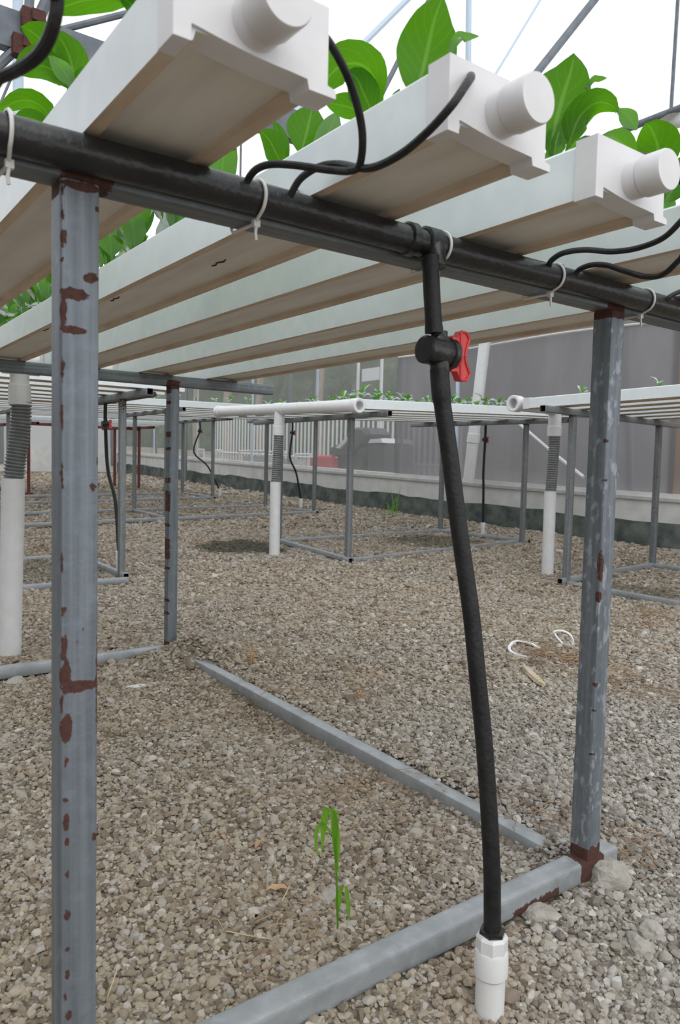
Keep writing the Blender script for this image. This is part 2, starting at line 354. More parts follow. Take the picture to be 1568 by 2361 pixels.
# right-hand low wall: dark mossy foot, whitewashed face, sill, nets above
def wall_strip(name, yseq, x0, zlo, zhi, th, m, parent, jag=0.0):
    mb = MB(); rings = []
    for i, y in enumerate(yseq):
        q = jag*(math.sin(y*3.1)+.6*math.sin(y*7.7+1)+.5*math.sin(y*17))
        x = x0(y); a = zlo(y); b = zhi(y)+q
        rings.append([(x, y, a), (x, y, b), (x+th, y, b), (x+th, y, a)])
    mb.loft(rings); return link(name, mb.mesh(name, m, 40), parent)
wx = lambda y: 5.93+.5*math.exp(-(y-1.5)*.55) if y > 1.5 else 6.43
yw = axis_pts([(-2, 16.4, .2)])
wallr = wall_strip('wall_right', yw, wx, lambda y: g0(wx(y), y)-.1, lambda y: g0(wx(y), y)+.42, .16, 'concrete', None)
tag(wallr, 'low whitewashed concrete wall along the right side of the greenhouse', kind='structure')
wall_strip('mossy_foot', yw, lambda y: wx(y)-.025, lambda y: g0(wx(y), y)-.1, lambda y: g0(wx(y), y)+.225, .05, 'moss', wallr, .012)
wall_strip('sill', yw, lambda y: wx(y)-.02, lambda y: g0(wx(y), y)+.42, lambda y: g0(wx(y), y)+.45, .2, 'sill', wallr)
wall_strip('sill_step', yw, lambda y: wx(y)+.01, lambda y: g0(wx(y), y)+.45, lambda y: g0(wx(y), y)+.49, .14, 'concrete', wallr)
def net_sheet(name, y0, y1, z0, z1, off, m, parent, fold):
    mb = MB(); ny, nz = max(8, int((y1-y0)/.12)), 14; V = []
    for j in range(nz+1):
        for i in range(ny+1):
            y = y0+(y1-y0)*i/ny; t = j/nz
            base = g0(wx(y), y)+.47; z = base+(z1-base)*t if z0 is None else z0+(z1-z0)*t
            d = fold*(math.sin(y*2.3+z*1.7)+.5*math.sin(y*5.1-z*3)+.3*math.sin(y*9+z*4))*math.sin(PI*min(1, t+.05))
            V.append((wx(y)+off+d, y, z))
    mb.add(V, [(j*(ny+1)+i, j*(ny+1)+i+1, (j+1)*(ny+1)+i+1, (j+1)*(ny+1)+i) for j in range(nz) for i in range(ny)])
    return link(name, mb.mesh(name, m, 180), parent)
tag(net_sheet('shade_net', 2.9, 6.55, None, 3.0, .07, 'shade', wallr, .02), 'dense dark grey shade net')
tag(net_sheet('shade_net', -2, 2.95, None, 3.0, .085, 'shade_brown', wallr, .02), 'shade net at the right edge, coloured brown for the building behind it')
tag(net_sheet('insect_net', 6.5, 16.4, None, 3.0, .09, 'net', wallr, .012), 'thin see-through pale net')
mb = MB(); mb.tube([(wx(y)+.03, y, 2.09+.015*math.sin(y*2)) for y in axis_pts([(-2, 6.5, .25)])], .012, 6)
link('seam_strip', mb.mesh('seam_strip', 'tie'), wallr)
for y, lean in ((1.2, .0), (3.3, .18), (6.5, 0), (8.4, 0), (10.3, 0), (12.4, 0), (14.5, 0)):
    z = g0(wx(y), y)+.45; mb = MB(); mb.tube([(wx(y)+.12, y, z), (wx(y)+.12, y+lean, 3.0)], .02, 8); link('net_post', mb.mesh('net_post', 'pale_steel'), wallr)
# far end wall of dusty film
yb = 16.4
mb = MB(); mb.box((-.5, yb, .7), (13, .15, .55)); walle = tag(link('wall_back', mb.mesh('wall_back', 'concrete', 0)), 'low pale concrete wall at the far end', kind='structure')
mb = MB(); mb.box((-.5, yb+.05, 2.05), (13, .02, 2.2)); tag(link('film_sheet', mb.mesh('film_sheet', 'endfilm', 0), walle), 'dusty milky film over the far end')
for x in (-3, -1, 1, 2.2, 3.4, 4.6, 5.8):
    mb = MB(); mb.box((x, yb-.08, 1.9), (.09, .06, 2.6)); link('end_post', mb.mesh('end_post', 'galv_far', 0), walle)
# unseen left wall and net, added to cut the light from the left
mb = MB(); mb.loft([[(-4.2, y, g0(-4.2, y)-.1), (-4.2, y, g0(-4.2, y)+.46), (-4.04, y, g0(-4.2, y)+.46), (-4.04, y, g0(-4.2, y)-.1)] for y in axis_pts([(-4, 16.3, .5)])])
blocker = tag(link('added_left_wall', mb.mesh('added_left_wall', 'concrete')), 'unseen low whitewashed concrete wall added to cut light from the left', kind='structure')
mb = MB(); mb.add([(-4.12+.02*math.sin(y*3), y, z) for z in (.40, 1.2, 2.0, 2.8) for y in axis_pts([(-4, 16.3, .5)])], [(k*42+i, k*42+i+1, (k+1)*42+i+1, (k+1)*42+i) for k in range(3) for i in range(41)])
tag(link('shade_net', mb.mesh('shade_net', 'shade', 180), blocker), 'unseen dark grey net added to cut light from the left')
# roof film: two slopes over the greenhouse
mb = MB(); prof = [(6.55, 3.0), (6.5, 5.2), (5.7, 6.0), (4.2, 6.5), (2.0, 6.8), (0, 6.4), (-2.2, 5.6), (-3.7, 4.6), (-4.3, 2.9)]
rings = [[(x, y, z) for x, z in prof] for y in (-5, 0, 5, 11, 16.5)]
n = len(prof); mb.add([p for r in rings for p in r], [(k*n+i, k*n+i+1, (k+1)*n+i+1, (k+1)*n+i) for k in range(4) for i in range(n-1)])
ceil = tag(link('ceiling', mb.mesh('ceiling', 'film', 180)), 'milky white plastic film roof', kind='structure')

# ------------------------------------------------------------------ the near growing table: galvanised frame
TW, TL = .943, 1.898
def blob(P, spots):
    return max([0]+[s*math.exp(-(((P[0]-a)/ra)**2+((P[1]-b)/rb)**2)**1.5) for a, b, ra, rb, s in spots])
FLSPOT = []
def zpx(v): return 1-(v-412)/2078
def sp(f0, f1, v0, v1, s=.75): FLSPOT.append(((f0+f1)/2, zpx((v0+v1)/2), max(.03, abs(f1-f0)/2*1.25), (v1-v0)/2/2078*1.3, s))
for a in ((0,.7,638,664,.9),(0,.14,640,735,.9),(0,.62,719,736,.9),(.55,.95,600,622,.9),(0,.12,465,505),(0,.16,512,562),(0,.08,575,590),(0,.12,783,842),(0,.08,880,950),(0,.1,1005,1075),
          (.62,.98,1052,1080,.6),(.9,1,995,1020),(0,.1,1205,1258),(.02,.14,1320,1362),(0,.18,1382,1455),(0,.27,1450,1512,.9),(0,1,1497,1522,.9),(.93,1.02,1390,1650,.8),(0,.1,1518,1570),(0,.3,1566,1630,.9),
          (.5,.6,1365,1390,.6),(.4,.5,1400,1430,.6),(.05,.22,1660,1690),(.04,.2,1755,1768),(.05,.26,1785,1832),(.08,.24,1845,1870),(.82,1,1852,1876),(.12,.24,1922,1945),(.08,.28,2012,2044),(.1,.24,2103,2115),
          (.08,.26,2155,2182),(.06,.2,2208,2232),(.1,.32,2250,2278),(.1,.36,2303,2332),(.05,.25,2343,2361),(.05,.3,2400,2440),(.8,.95,2120,2130,.6),(0,1,412,432,.9),(.85,1.02,455,470),(0,.1,430,450)): sp(*a)
def rust_fl(P, t):
    if P.y < -.014: return blob(((P.x+.02)/.04, P.z), FLSPOT)
    if P.x < -.017 and P.z > .985: return .8
    return .25 if P.z > .992 else 0
FRSPOT = [(.1, zz, .42, .010*q, .75) for zz, q in ((.545,4),(.49,1.5),(.77,.6),(.33,.7),(.28,.5),(.70,.5),(.20,.5))]
def rust_fr(P, t):
    w = max(abs(P.x-(TW-.02)), abs(P.y+.02)) if abs(P.x-(TW-.02)) < .02 and abs(P.y+.02) < .02 else 1
    r = blob((w/.02, P.z), FRSPOT) if w < .02 else 0
    if P.z > .985: r = max(r, .85*sstep(.982, .99, P.z))
    if P.z < .03: r = max(r, .85*(1-sstep(.015, .035, P.z+.004*math.sin(P.x*300))))
    return r
def rust_b(P, t): return .7 if P.z > .985 else (.66 if (P.z*11+.3*math.sin(P.z*40)) % 1 < .38 and P.x < TW-.012 else 0)
frame = thing('growing_table', 'galvanised square tube growing table frame in the foreground holding the plant channels', 'table', (0, 0, g(0, 0)))
def part(name, mb, mats, parent, smooth=35): return link(name, mb.mesh(name, mats, smooth), parent, tuple(-parent.location) if isinstance(parent.location, Vector) else (0, 0, 0))
G2 = ['galv', 'inside']; GR = ['galv_rail', 'inside']
part('post', sq_tube((0,0,0),(0,0,1),(1,0,0), rust_fl, segs=420, fine=10, bloom=.25), G2, frame)
part('post', sq_tube((TW,0,0),(TW,0,1),(1,0,0), rust_fr, segs=160, fine=14, bloom=.9), G2, frame)
part('post', sq_tube((TW,TL,0),(TW,TL,1),(1,0,0), rust_b, segs=120, fine=6, bloom=.3), G2, frame)
part('post', sq_tube((0,TL,0),(0,TL,1),(1,0,0), None), G2, frame)
def rust_beam(P, t): return .75 if min(abs(P.x), abs(P.x-TW)) < .03 and P.z < 1.025 else 0
part('top_beam', sq_tube((-.437,0,1.02),(1.38,0,1.02),(0,0,1), rust_beam, segs=90, fine=4), ['galv_beam', 'inside'], frame)
part('top_beam', sq_tube((-.437,TL,1.02),(1.38,TL,1.02),(0,0,1), rust_beam, segs=90, fine=4), ['galv_beam', 'inside'], frame)
def rust_rail(P, t):
    r = 0
    if abs(P.x-TW) < .035: r = .85
    if P.y < -.012 and .70 < P.x < .84: r = max(r, .8*sstep(.70, .74, P.x)*sstep(-.012, -.03, P.z-.02*(P.x-.8)))
    return r
part('base_rail', sq_tube((-.05,0,-.02),(TW+.075,0,-.02),(0,0,1), rust_rail, segs=90, fine=5, bloom=.5), GR, frame)
part('base_rail', sq_tube((-.05,TL,-.02),(TW+.03,TL,-.02),(0,0,1), None), GR, frame)
part('base_rail', sq_tube((0,.02,-.075),(0,TL-.02,-.075),(0,0,1), None), GR, frame)
part('base_rail', sq_tube((TW,.07,-.036),(TW,1.66,-.020),(0,0,1), None, segs=20, bloom=.2), GR, frame)
for x, y in ((.262, 0), (.41, 0), (.515, 0), (.670, 0), (.780, 0)):
    mb = MB(); mb.tube([(x+.004*math.sin(a), y-.012+.009*math.cos(a)-.001*a, 1.04+.012*math.sin(a)+.002) for a in [PI*k/8 for k in range(9)]], .0011, 5); part('wire_hook', mb, 'roof_steel', frame)

# ------------------------------------------------------------------ plant channels
CW, CH = .137, .065
def channel_mesh(L, name):
    P = [(0,0),(.015,0),(.0175,.008),(CW-.0175,.008),(CW-.015,0),(CW,0),(CW,CH-.004),(CW-.004,CH),(.004,CH),(0,CH-.004)]
    mb = MB(); mb.prism([(x, z) for x, z in P], (0, L), 0, lambda i: {0:2,1:2,2:1,3:2,4:2}.get(i, 0))
    return mb.mesh(name, ['channel', 'dirty', 'lip'], 30)
def cap_mesh():
    a = -.003; b = CW+.003; t = CH+.003
    P = [(a,-.003),(.012,-.003),(.012,.010)]
    for k in range(9):
        q = k/8; P.append((.014+.085*q, .010-.013*math.sin(q*PI/2)**1.0*(.55) ))
    P += [(CW-.018,.002),(CW-.016,-.006),(b+.009,-.006),(b+.009,.001),(b,.003),(b,t),(a,t)]
    mb = MB(); mb.prism(P, (-.004, .026), 0); return mb.mesh('end_cap', 'cap', 25)
CAPM = cap_mesh()
def stub_mesh():
    mb = MB(); mb.lathe([(.0225,0),(.0225,.016),(.0215,.017),(.0215,.018)], (0,0,0), (0,-1,0), 36)
    mb.lathe([(.0235,.018),(.0242,.020),(.0242,.046),(.0230,.049),(.0,.0491)], (0,0,0), (0,-1,0), 36); return mb.mesh('outlet_stub', 'cap', 40)
STUBM = stub_mesh()
NEARX = [-.005, .268, .522, .800, 1.075]; NEARY = [-.262, -.277, -.262, -.262, -.262]
CHM = channel_mesh(2.40, 'trough')
chan_label = ['leftmost and largest white plant channel above the rusty left post', 'second white plant channel from the left, its capped end above the feed pipe elbow', 'third white plant channel from the left with its capped outlet at upper right', 'fourth white plant channel from the left crossing over the right post', 'far right plant channel of the foreground table, passing behind the red valve']
for i, (x, y) in enumerate(zip(NEARX, NEARY)):
    ch = thing('grow_channel', chan_label[i], 'channel', (x, y, 1.0405), 'channels on the foreground table')
    link('trough', CHM, ch); link('end_cap', CAPM, ch); link('outlet_stub', STUBM, ch, (CW/2, -.004, .030))
    mb = MB(); mb.box((CW/2, 2.385, CH/2), (CW+.006, .05, CH+.005)); link('rear_cap', mb.mesh('rear_cap', 'cap'), ch)
    for k in range(4 if i == 1 else 0):
        yy = R_.uniform(.5, 2.0); xx = R_.uniform(.02, CW-.02); mb = MB()
        mb.tube(catmull([(xx, yy, .0076), (xx+.003, yy+.012, .0068), (xx-.002, yy+.026, .0066), (xx+.003, yy+.040, .0068), (xx+.001, yy+.052, .0076)], 4), .0012, 5)
        link('root_strand', mb.mesh('root_strand', 'rust'), ch)

# ------------------------------------------------------------------ irrigation: feed pipe, valve hose, standpipe, ties, drip tubes
PY, PZ, PR = -.0385, 1.021, .0185
feed = thing('feed_line', 'black irrigation feed pipe along the front beam with its drop hose and red valve', 'pipe', (.47, PY, PZ))
def fp(name, mb, m, smooth=35): return link(name, mb.mesh(name, m, smooth), feed, tuple(-feed.location))
mb = MB(); mb.tube([(x, PY, PZ+.001*math.sin(x*9)) for x in [-.7+.05*k for k in range(46)]], PR, 24); fp('main_pipe', mb, 'black')
TX = .468
mb = MB(); mb.lathe([(PR+.0005,0),(PR+.0035,.002),(PR+.0035,.014),(PR+.0005,.016)], (TX-.045, PY, PZ), (1,0,0), 24, ends=(False, False)); 
mb.lathe([(PR+.0005,0),(PR+.004,.002),(PR+.004,.026),(PR+.0005,.028)], (TX-.014, PY, PZ), (1,0,0), 24, ends=(False, False))
mb.lathe([(.0135,0),(.0145,.01),(.014,.034),(.0128,.036)], (TX, PY-.008, PZ), (0,-.25,-1), 20); fp('tee_fitting', mb, 'black')
def y_at(z): return -.055+(-.14+.055)*sstep(.95, .05, z)
hp_up = [(992,590),(994,640),(997,700),(1001,768)]
def onh(q):
    P = un(q[0], q[1], 1, -.06)
    for _ in range(4): P = un(q[0], q[1], 1, y_at(P[2]))
    return tuple(P)
pu = [onh(q) for q in hp_up]
mb = MB(); pp = catmull(pu, 6); mb.tube(pp, [.0116+.0012*(sstep(.86, .97, k/(len(pp)-1))*.9+(.8 if k < 4 else 0)) for k in range(len(pp))], 18); fp('upper_hose', mb, 'black_dusty')
VC = Vector(onh((1012, 812))); AX = Vector((1, .05, -.03)).normalized()
mb = MB(); mb.lathe([(.0,-.001),(.0165,0),(.0190,.002),(.0200,.044),(.0190,.046)], VC-AX*.030, AX, 28)
mb.lathe([(.0112,-.028),(.0118,-.012),(.0135,-.006),(.0135,.006)], VC, (0,0,-1), 20); 
top_, bot_ = Vector(pu[-1]), Vector(onh((1015, 862)))
mb.tube([VC, VC+(top_-VC)*.75, top_+Vector((0,0,-.004))], [.014, .0135, .0125], 20); mb.tube([VC, VC+(bot_-VC)*.7, bot_], [.0145, .0135, .013], 20)
fp('valve_body', mb, 'black')
mb = MB(); mb.lathe([(.0202,0),(.0216,.001),(.0216,.010),(.0204,.011)], VC+AX*.014, AX, 28); fp('valve_collar', mb, 'black')
# handle: red butterfly lever with a rim, standing on a cap over the valve barrel
hand = link('valve_handle', None, feed); 
mb = MB(); H0 = VC+AX*.021
prof = [(0,.024),(.010,.0225),(.016,.034),(.0275,.034),(.034,.026),(.0285,.010),(.0265,0),(.0290,-.010),(.0375,-.024),(.0300,-.0345),(.0185,-.0345),(.011,-.0225),(0,-.024)]
def plate(mb, P, y0, y1):
    n = len(P); a = [tuple(H0+AX*x+Vector((0, y0, z))) for x, z in P]; b = [tuple(H0+AX*x+Vector((0, y1, z))) for x, z in P]
    mb.add(a+b, [tuple(range(n)), tuple(range(2*n-1, n-1, -1))]+[(i, (i+1) % n, n+(i+1) % n, n+i) for i in range(n)])
plate(mb, prof, -.006, .006)
rim = prof[2:11]
for i in range(len(rim)): 
    a, b_ = rim[i], rim[(i+1) % len(rim)]
    mb.tube([tuple(H0+AX*a[0]*.985+Vector((0,-.0068,a[1]*.97))), tuple(H0+AX*b_[0]*.985+Vector((0,-.0068,b_[1]*.97)))], .0018, 6)
mb.lathe([(.0190,.004),(.0196,.005),(.0196,.009),(.016,.0105),(.0,.011)], H0, AX, 28)
bpy.data.objects.remove(hand); tag(fp('valve_handle', mb, 'red', 30), 'red butterfly valve handle')
lo = [(1013,850),(1017,905),(1024,960),(1037,1050),(1056,1200),(1073,1320),(1087,1420),(1104,1590),(1117,1720),(1128,1880),(1134,2000),(1135,2060),(1135,2150)]
pl = catmull([onh(q) for q in lo], 6)
mb = MB(); mb.tube(pl, [.0121+.0013*(1-sstep(.10, .13, k/(len(pl)-1))) for k in range(len(pl))], 20); fp('drop_hose', mb, 'black_dusty')
SB = Vector(onh((1134, 2180))); gz = g(SB.x, SB.y)
def zs(v): return un(1132, v, 1, SB.y)[2]
mb = MB(); mb.lathe([(.0170, zs(2165)),(.0185, zs(2160)),(.0185, zs(2145)),(.013, zs(2143)),(.013, zs(2130))], (SB.x, SB.y, 0), (0,0,1), 6); fp('barb_adapter', mb, 'black')
mb = MB(); mb.lathe([(.0205, zs(2222)),(.0222, zs(2212)),(.0222, zs(2160)),(.0195, zs(2153))], (SB.x, SB.y, 0), (0,0,1), 8); fp('threaded_nut', mb, 'pvc', 20)
mb = MB(); mb.lathe([(.0212, zs(2247)),(.0235, zs(2242)),(.0235, zs(2194)),(.0222, zs(2188))], (SB.x, SB.y, 0), (0,0,1), 32); fp('coupling', mb, 'pvc')
mb = MB(); mb.lathe([(.0205, gz-.04),(.0205, zs(2235))], (SB.x, SB.y, 0), (0,0,1), 32); fp('standpipe', mb, 'pvc')

TIEL = ['white cable tie near the left frame edge on the black pipe', 'white cable tie between the two drip tube holes and the first channel', 'white cable tie just right of the black tee fitting', 'white cable tie below the pair of drip tubes on the right', 'white cable tie at the far right beyond the right post']
for i, q in enumerate(((22,340),(604,450),(1030,573),(1290,650),(1498,712))):
    x = un(*q, 1, -.05)[0]; mb = MB(); path = []
    for k in range(17):
        a = -PI*.30+PI*1.05*k/16; path.append((x, PY-(PR+.0022)*math.sin(a+.1), PZ+(PR+.0022)*math.cos(a+.1)))
    path = [(x, .0225, PZ-.02), (x, .0225, 1.041), (x, .015, 1.0425), (x, -.016, 1.0435)]+path[3:]+[(x+.004, -.028, .9975), (x+.004, -.0205, .9965), (x+.002, .0225, .9970), (x, .0225, PZ-.02)]
    mb.tube(path, .0021, 6); mb.box((x+.004, -.030, .996), (.008, .007, .008)); mb.tube([(x+.004, -.031, .994), (x+.002, -.033, .984), (x+.003, -.033, .976)], .0019, 6)
    tag(link('cable_tie', mb.mesh('cable_tie', 'tie')), TIEL[i], 'cable tie', 'cable ties round the feed pipe')
def tubeline(label, pts, r=.0042):
    P = catmull([q[1:] if q[0] == 'p' else tuple(un(q[0], q[1], 1, q[2])) for q in pts], 8); mb = MB(); mb.tube(P, r, 10)
    tag(link('drip_tube', mb.mesh('drip_tube', 'black_dusty')), label, 'tube', 'drip tubes from the feed pipe')
tubeline('thin black drip tube rising from the pipe to the largest channel end', [(568,432,-.050),(573,412,-.055),(592,390,-.07),(625,379,-.085),(680,381,-.11),(760,392,-.14),(808,394,-.155),(829,380,-.165),(836,330,-.18),(830,270,-.19),(805,185,-.205),(770,115,-.22),(737,70,-.235),(722,50,-.25)])
tubeline('thin black drip tube curving up to the top of the second channel cap', [(668,458,-.052),(675,440,-.058),(695,410,-.07),(735,385,-.09),(780,378,-.115),(850,388,-.178),(920,358,-.226),(985,305,-.270),(1040,245,-.300),(1072,199,-.300),(1086,178,-.290),(1083,176,-.270)])
tubeline('thin black drip tube hanging at the upper left corner beside leaves', [('p',-.20,-.045,1.036),('p',-.20,-.075,1.048),(-60,195,-.16),(0,178,-.19),(45,158,-.215),(85,130,-.235),(112,90,-.25),(126,45,-.26),(132,0,-.265),(134,-60,-.27),('p',-.045,-.262,1.145),('p',.03,-.252,1.112)], .0048)
tubeline('upper drip tube at right edge, looping out of view and back to the third outlet', [(1265,615,-.052),(1272,600,-.06),(1300,583,-.078),(1350,576,-.10),(1410,580,-.128),(1470,572,-.165),(1530,548,-.212),(1575,505,-.245),(1610,470,-.25),(1600,440,-.24),(1572,420,-.225),(1540,388,-.22),(1500,363,-.22),(1465,358,-.22),(1440,368,-.222)], .0043)
tubeline('lower of two drip tubes at right edge, sagging before the frame edge', [(1325,640,-.052),(1335,622,-.06),(1365,611,-.085),(1400,612,-.105),(1440,625,-.135),(1490,638,-.160),(1530,632,-.190),(1568,598,-.225),(1610,560,-.255),('p',.93,-.285,1.03),('p',.90,-.277,1.085)], .0043)
tubeline('short drip tube leaving the pipe at the right frame edge', [(1533,697,-.052),(1542,686,-.058),(1570,672,-.068),(1620,662,-.08),('p',1.20,-.18,1.02),('p',1.19,-.272,1.03),('p',1.15,-.275,1.08)], .0043)

# ------------------------------------------------------------------ drain line at the back of the near table
def ribbed(path, r, pitch, n=18):
    P = catmull(path, 6); D = [0]
    for a, b in zip(P, P[1:]): D.append(D[-1]+(b-a).length)
    N = max(8, int(D[-1]/pitch)); pts = []; rs = []; k = 0
    for i in range(N*4+1):
        d = D[-1]*i/(N*4)
        while k < len(D)-2 and D[k+1] < d: k += 1
        t = (d-D[k])/max(1e-6, D[k+1]-D[k]); pts.append(P[k].lerp(P[k+1], t)); rs.append(r*(1.07, .98, .84, .98)[i % 4])
    mb = MB(); mb.tube(pts, rs, n); return mb
DY = 2.2
drain = thing('drain_line', 'white drain pipe with grey corrugated hose at the left edge behind the rusty post', 'pipe', (.43, DY, g(.43, DY)))
def dp(name, mb, m): return link(name, mb.mesh(name, m), drain, tuple(-drain.location))
mb = MB(); mb.tube([(-.45, DY, 1.066), (1.28, DY, 1.066)], .035, 24); dp('header_pipe', mb, 'pvc')
mb = MB(); mb.lathe([(.036,0),(.040,.002),(.040,.075),(.036,.077)], (.46, DY, .912), (0,0,1), 24); mb.tube([(.46, DY, .95), (.46, DY, 1.05)], .034, 24); mb.tube([(.40, DY, 1.066), (.53, DY, 1.066)], .0395, 24); dp('tee_fitting', mb, 'pvc')
dp('corrugated_hose', ribbed([(.465,DY,.925),(.464,DY,.86),(.455,DY,.77),(.443,DY,.68),(.437,DY,.62)], .037, .0125), 'grey_hose')
mb = MB(); mb.tube([(.437,DY,.636),(.420,DY,-.12)], .0415, 28); dp('standpipe', mb, 'pvc')

# ------------------------------------------------------------------ the other tables
def far_table(label, posts, beams, rails, mats, H, group):
    """posts: (x, y, ztop); beams/rails: pairs of 3D ends"""
    x, y, _ = posts[0]; t = thing('growing_table', label, 'table', (x, y, g(x, y)), group)
    for (x, y, z) in posts: part('post', sq_tube((x,y,g(x,y)-.005),(x,y,z),(1,0,0), lambda P, q: .6 if q > .97 else (.45 if (P.z*9 % 1) < .15 else 0), segs=14), mats, t)
    for a, b in beams: part('top_beam', sq_tube(a, b, (0,0,1)), mats, t)
    for a, b in rails: part('base_rail', sq_tube((a[0],a[1],a[2]+.012), (b[0],b[1],b[2]+.012), (0,0,1), size=.036), RL if mats is GF else mats, t)
    return t
FARM = {}
def far_channels(prefix, axis, a0, a1, offs, z0, z1, group, capped_start=True, labels=None):
    """channels running along axis 'x' or 'y' from a0 to a1, each at an offset on the other axis"""
    L = abs(a1-a0); key = round(L, 2)
    if key not in FARM:
        mb = MB(); mb.box((CW/2, .03, CH/2), (CW+.006, .05, CH+.006)); FARM[key] = (channel_mesh(L, 'trough'), mb.mesh('end_cap', 'cap'), L)
    out = []
    for i, o in enumerate(offs):
        lb = labels[i] if labels else '%s, %s' % (prefix, 'nearest the viewer' if i == 0 else '%s one back' % ORD[i])
        t = thing('grow_channel', lb, 'channel', (a0, o, z0+.003) if axis == 'x' else (o, a0, z0+.003), group)
        if axis == 'x': t.rotation_euler = (0, 0, -PI/2)
        sl = math.atan2(z1-z0, L); q = Quaternion((1, 0, 0), sl)
        t.rotation_mode = 'QUATERNION'; t.rotation_quaternion = (Quaternion((0, 0, 1), -PI/2) @ q) if axis == 'x' else q
        link('trough', FARM[key][0], t); link('end_cap', FARM[key][1], t); link('end_cap', FARM[key][1], t, (0, L-.06, 0)); out.append(t)
    return out
GF = ['galv_far', 'inside']; RF = ['red_steel', 'inside']; RL = ['galv_rail', 'inside']
def drain_assembly(label, hdr0, hdr1, r, tx, ty, zt, gz_, hs=1.0, sx=0.0):
    t = thing('drain_line', label, 'pipe', (tx, ty, gz_)); q = tuple(-t.location)
    D = (Vector(hdr1)-Vector(hdr0)).normalized()
    def a(n_, mb, m): return link(n_, mb.mesh(n_, m), t, q)
    mb = MB(); mb.tube([hdr0, hdr1], r, 24, ends=(False, False)); mb.tube([hdr1, hdr0], r*.82, 24, ends=(False, False)); a('header_pipe', mb, 'pvc')
    for E_, s in ((hdr0, 1), (hdr1, -1)):
        mb = MB(); E_ = Vector(E_); mb.lathe([(r*.72,.05),(r*.72,-.006),(r*1.02,-.008),(r*1.16,-.004),(r*1.16,.055),(r,.062)], E_, D*s, 24, ends=(True, False)); mb.m[-1] = 0
        a('end_socket', mb, 'pvc')
    mid = Vector(hdr0)+D*((Vector((tx, ty, 0))-Vector((hdr0[0], hdr0[1], 0))).dot(Vector((D.x, D.y, 0))))
    mb = MB(); mb.tube([mid-D*.07, mid+D*.07], r*1.1, 24); mb.tube([mid, (tx, ty, zt-.02)], r*.95, 20); mb.lathe([(r*.95,0),(r*1.05,.004),(r*1.05,.07),(r*.95,.075)], (tx, ty, zt-.09), (0,0,1), 20); a('tee_fitting', mb, 'pvc')
    z1 = gz_+.60*hs
    a('corrugated_hose', ribbed([(tx,ty,zt-.08),(tx-.2*sx,ty-.2*sx,zt-.16),(tx-.7*sx,ty-.4*sx,z1+.07),(tx-sx,ty-.5*sx,z1-.02)], .037, .0155, 14), 'grey_hose')
    mb = MB(); mb.tube([(tx-sx,ty-.5*sx,z1),(tx-.9*sx,ty-.5*sx,gz_-.06)], .041, 22); a('standpipe', mb, 'pvc')
def feed_drop(label, x, y, zt, gx, gy, bow, pipe0, pipe1):
    t = thing('feed_line', label, 'pipe', (gx, gy, g(gx, gy))); q = tuple(-t.location)
    def a(n_, mb, m): return link(n_, mb.mesh(n_, m), t, q)
    gz_ = g(gx, gy); mb = MB(); mb.tube([pipe0, pipe1], .017, 10); a('main_pipe', mb, 'black')
    zv = zt-.14
    P = catmull([(x,y,zt),(x,y,zv),(x+bow[0],y+bow[1],zt-.45),(gx*.6+x*.4+bow[0]*.7,gy*.6+y*.4+bow[1]*.7,gz_+.45),(gx,gy,gz_+.10)], 6)
    mb = MB(); mb.tube(P, .0125, 8); a('drop_hose', mb, 'black_dusty')
    mb = MB(); mb.tube([(x-.025,y,zv),(x+.02,y,zv)], .019, 10); mb.tube([(x,y,zv+.035),(x,y,zv-.035)], .014, 8); a('valve_body', mb, 'black')
    mb = MB(); pr = [(.018,.014),(.03,.032),(.046,.026),(.038,0),(.048,-.026),(.03,-.032),(.018,-.014)]
    A = [(x+c, y-.007, zv+d) for c, d in pr]; B = [(x+c, y+.007, zv+d) for c, d in pr]; n = len(pr)
    mb.add(A+B, [tuple(range(n)), tuple(range(2*n-1, n-1, -1))]+[(i, (i+1) % n, n+(i+1) % n, n+i) for i in range(n)]); tag(a('valve_handle', mb, 'red', ), 'red valve handle')
    mb = MB(); mb.lathe([(.02, gz_-.03),(.02, gz_+.07),(.024, gz_+.07),(.024, gz_+.12),(.02, gz_+.125)], (gx, gy, 0), (0,0,1), 12); a('standpipe', mb, 'pvc')
# table A: right of centre, drain end with long white header towards us
zA0, zA1 = 1.060, 1.130
far_table('galvanised table frame in the middle distance under the long white header pipe', [(3.10,3.62,zA0),(3.16,4.70,zA0),(5.02,4.64,zA1),(5.17,3.72,zA1)],
  [((3.10,3.18,zA0+.02),(3.16,5.14,zA0+.02)),((5.19,3.28,zA1+.02),(4.99,5.08,zA1+.02))],
  [((3.08,3.56,g(3.1,3.6)+.014),(3.16,4.76,g(3.16,4.7)+.014)),((5.20,3.66,g(5.1,3.7)+.014),(5.0,4.72,g(5,4.6)+.014)),((3.14,3.62,g(3.2,3.62)+.004),(5.13,3.74,g(5.1,3.7)+.004)),((3.2,4.7,g(3.2,4.7)+.004),(5.0,4.66,g(5,4.6)+.004))], GF, 1.1, 'tables in the middle distance')
offA = [3.42, 3.72, 4.02, 4.32, 4.62, 4.90]
chA = far_channels('white channel behind the long header pipe', 'x', 2.86, 5.45, offA, zA0+.042, zA1+.056, 'channels of the header pipe table')
drain_assembly('long white header pipe with grey ribbed hose and white standpipe, middle distance', (2.80,3.14,1.112), (2.80,5.16,1.160), .043, 2.79, 4.13, 1.02, g(2.75,4.0), .95, .03)
feed_drop('black hose with small red valve below the header pipe table, far right end', 5.26, 4.30, zA1+.01, 5.25, 4.28, (-.02, -.01), (5.27,3.3,zA1+.02), (5.08,5.1,zA1+.02))
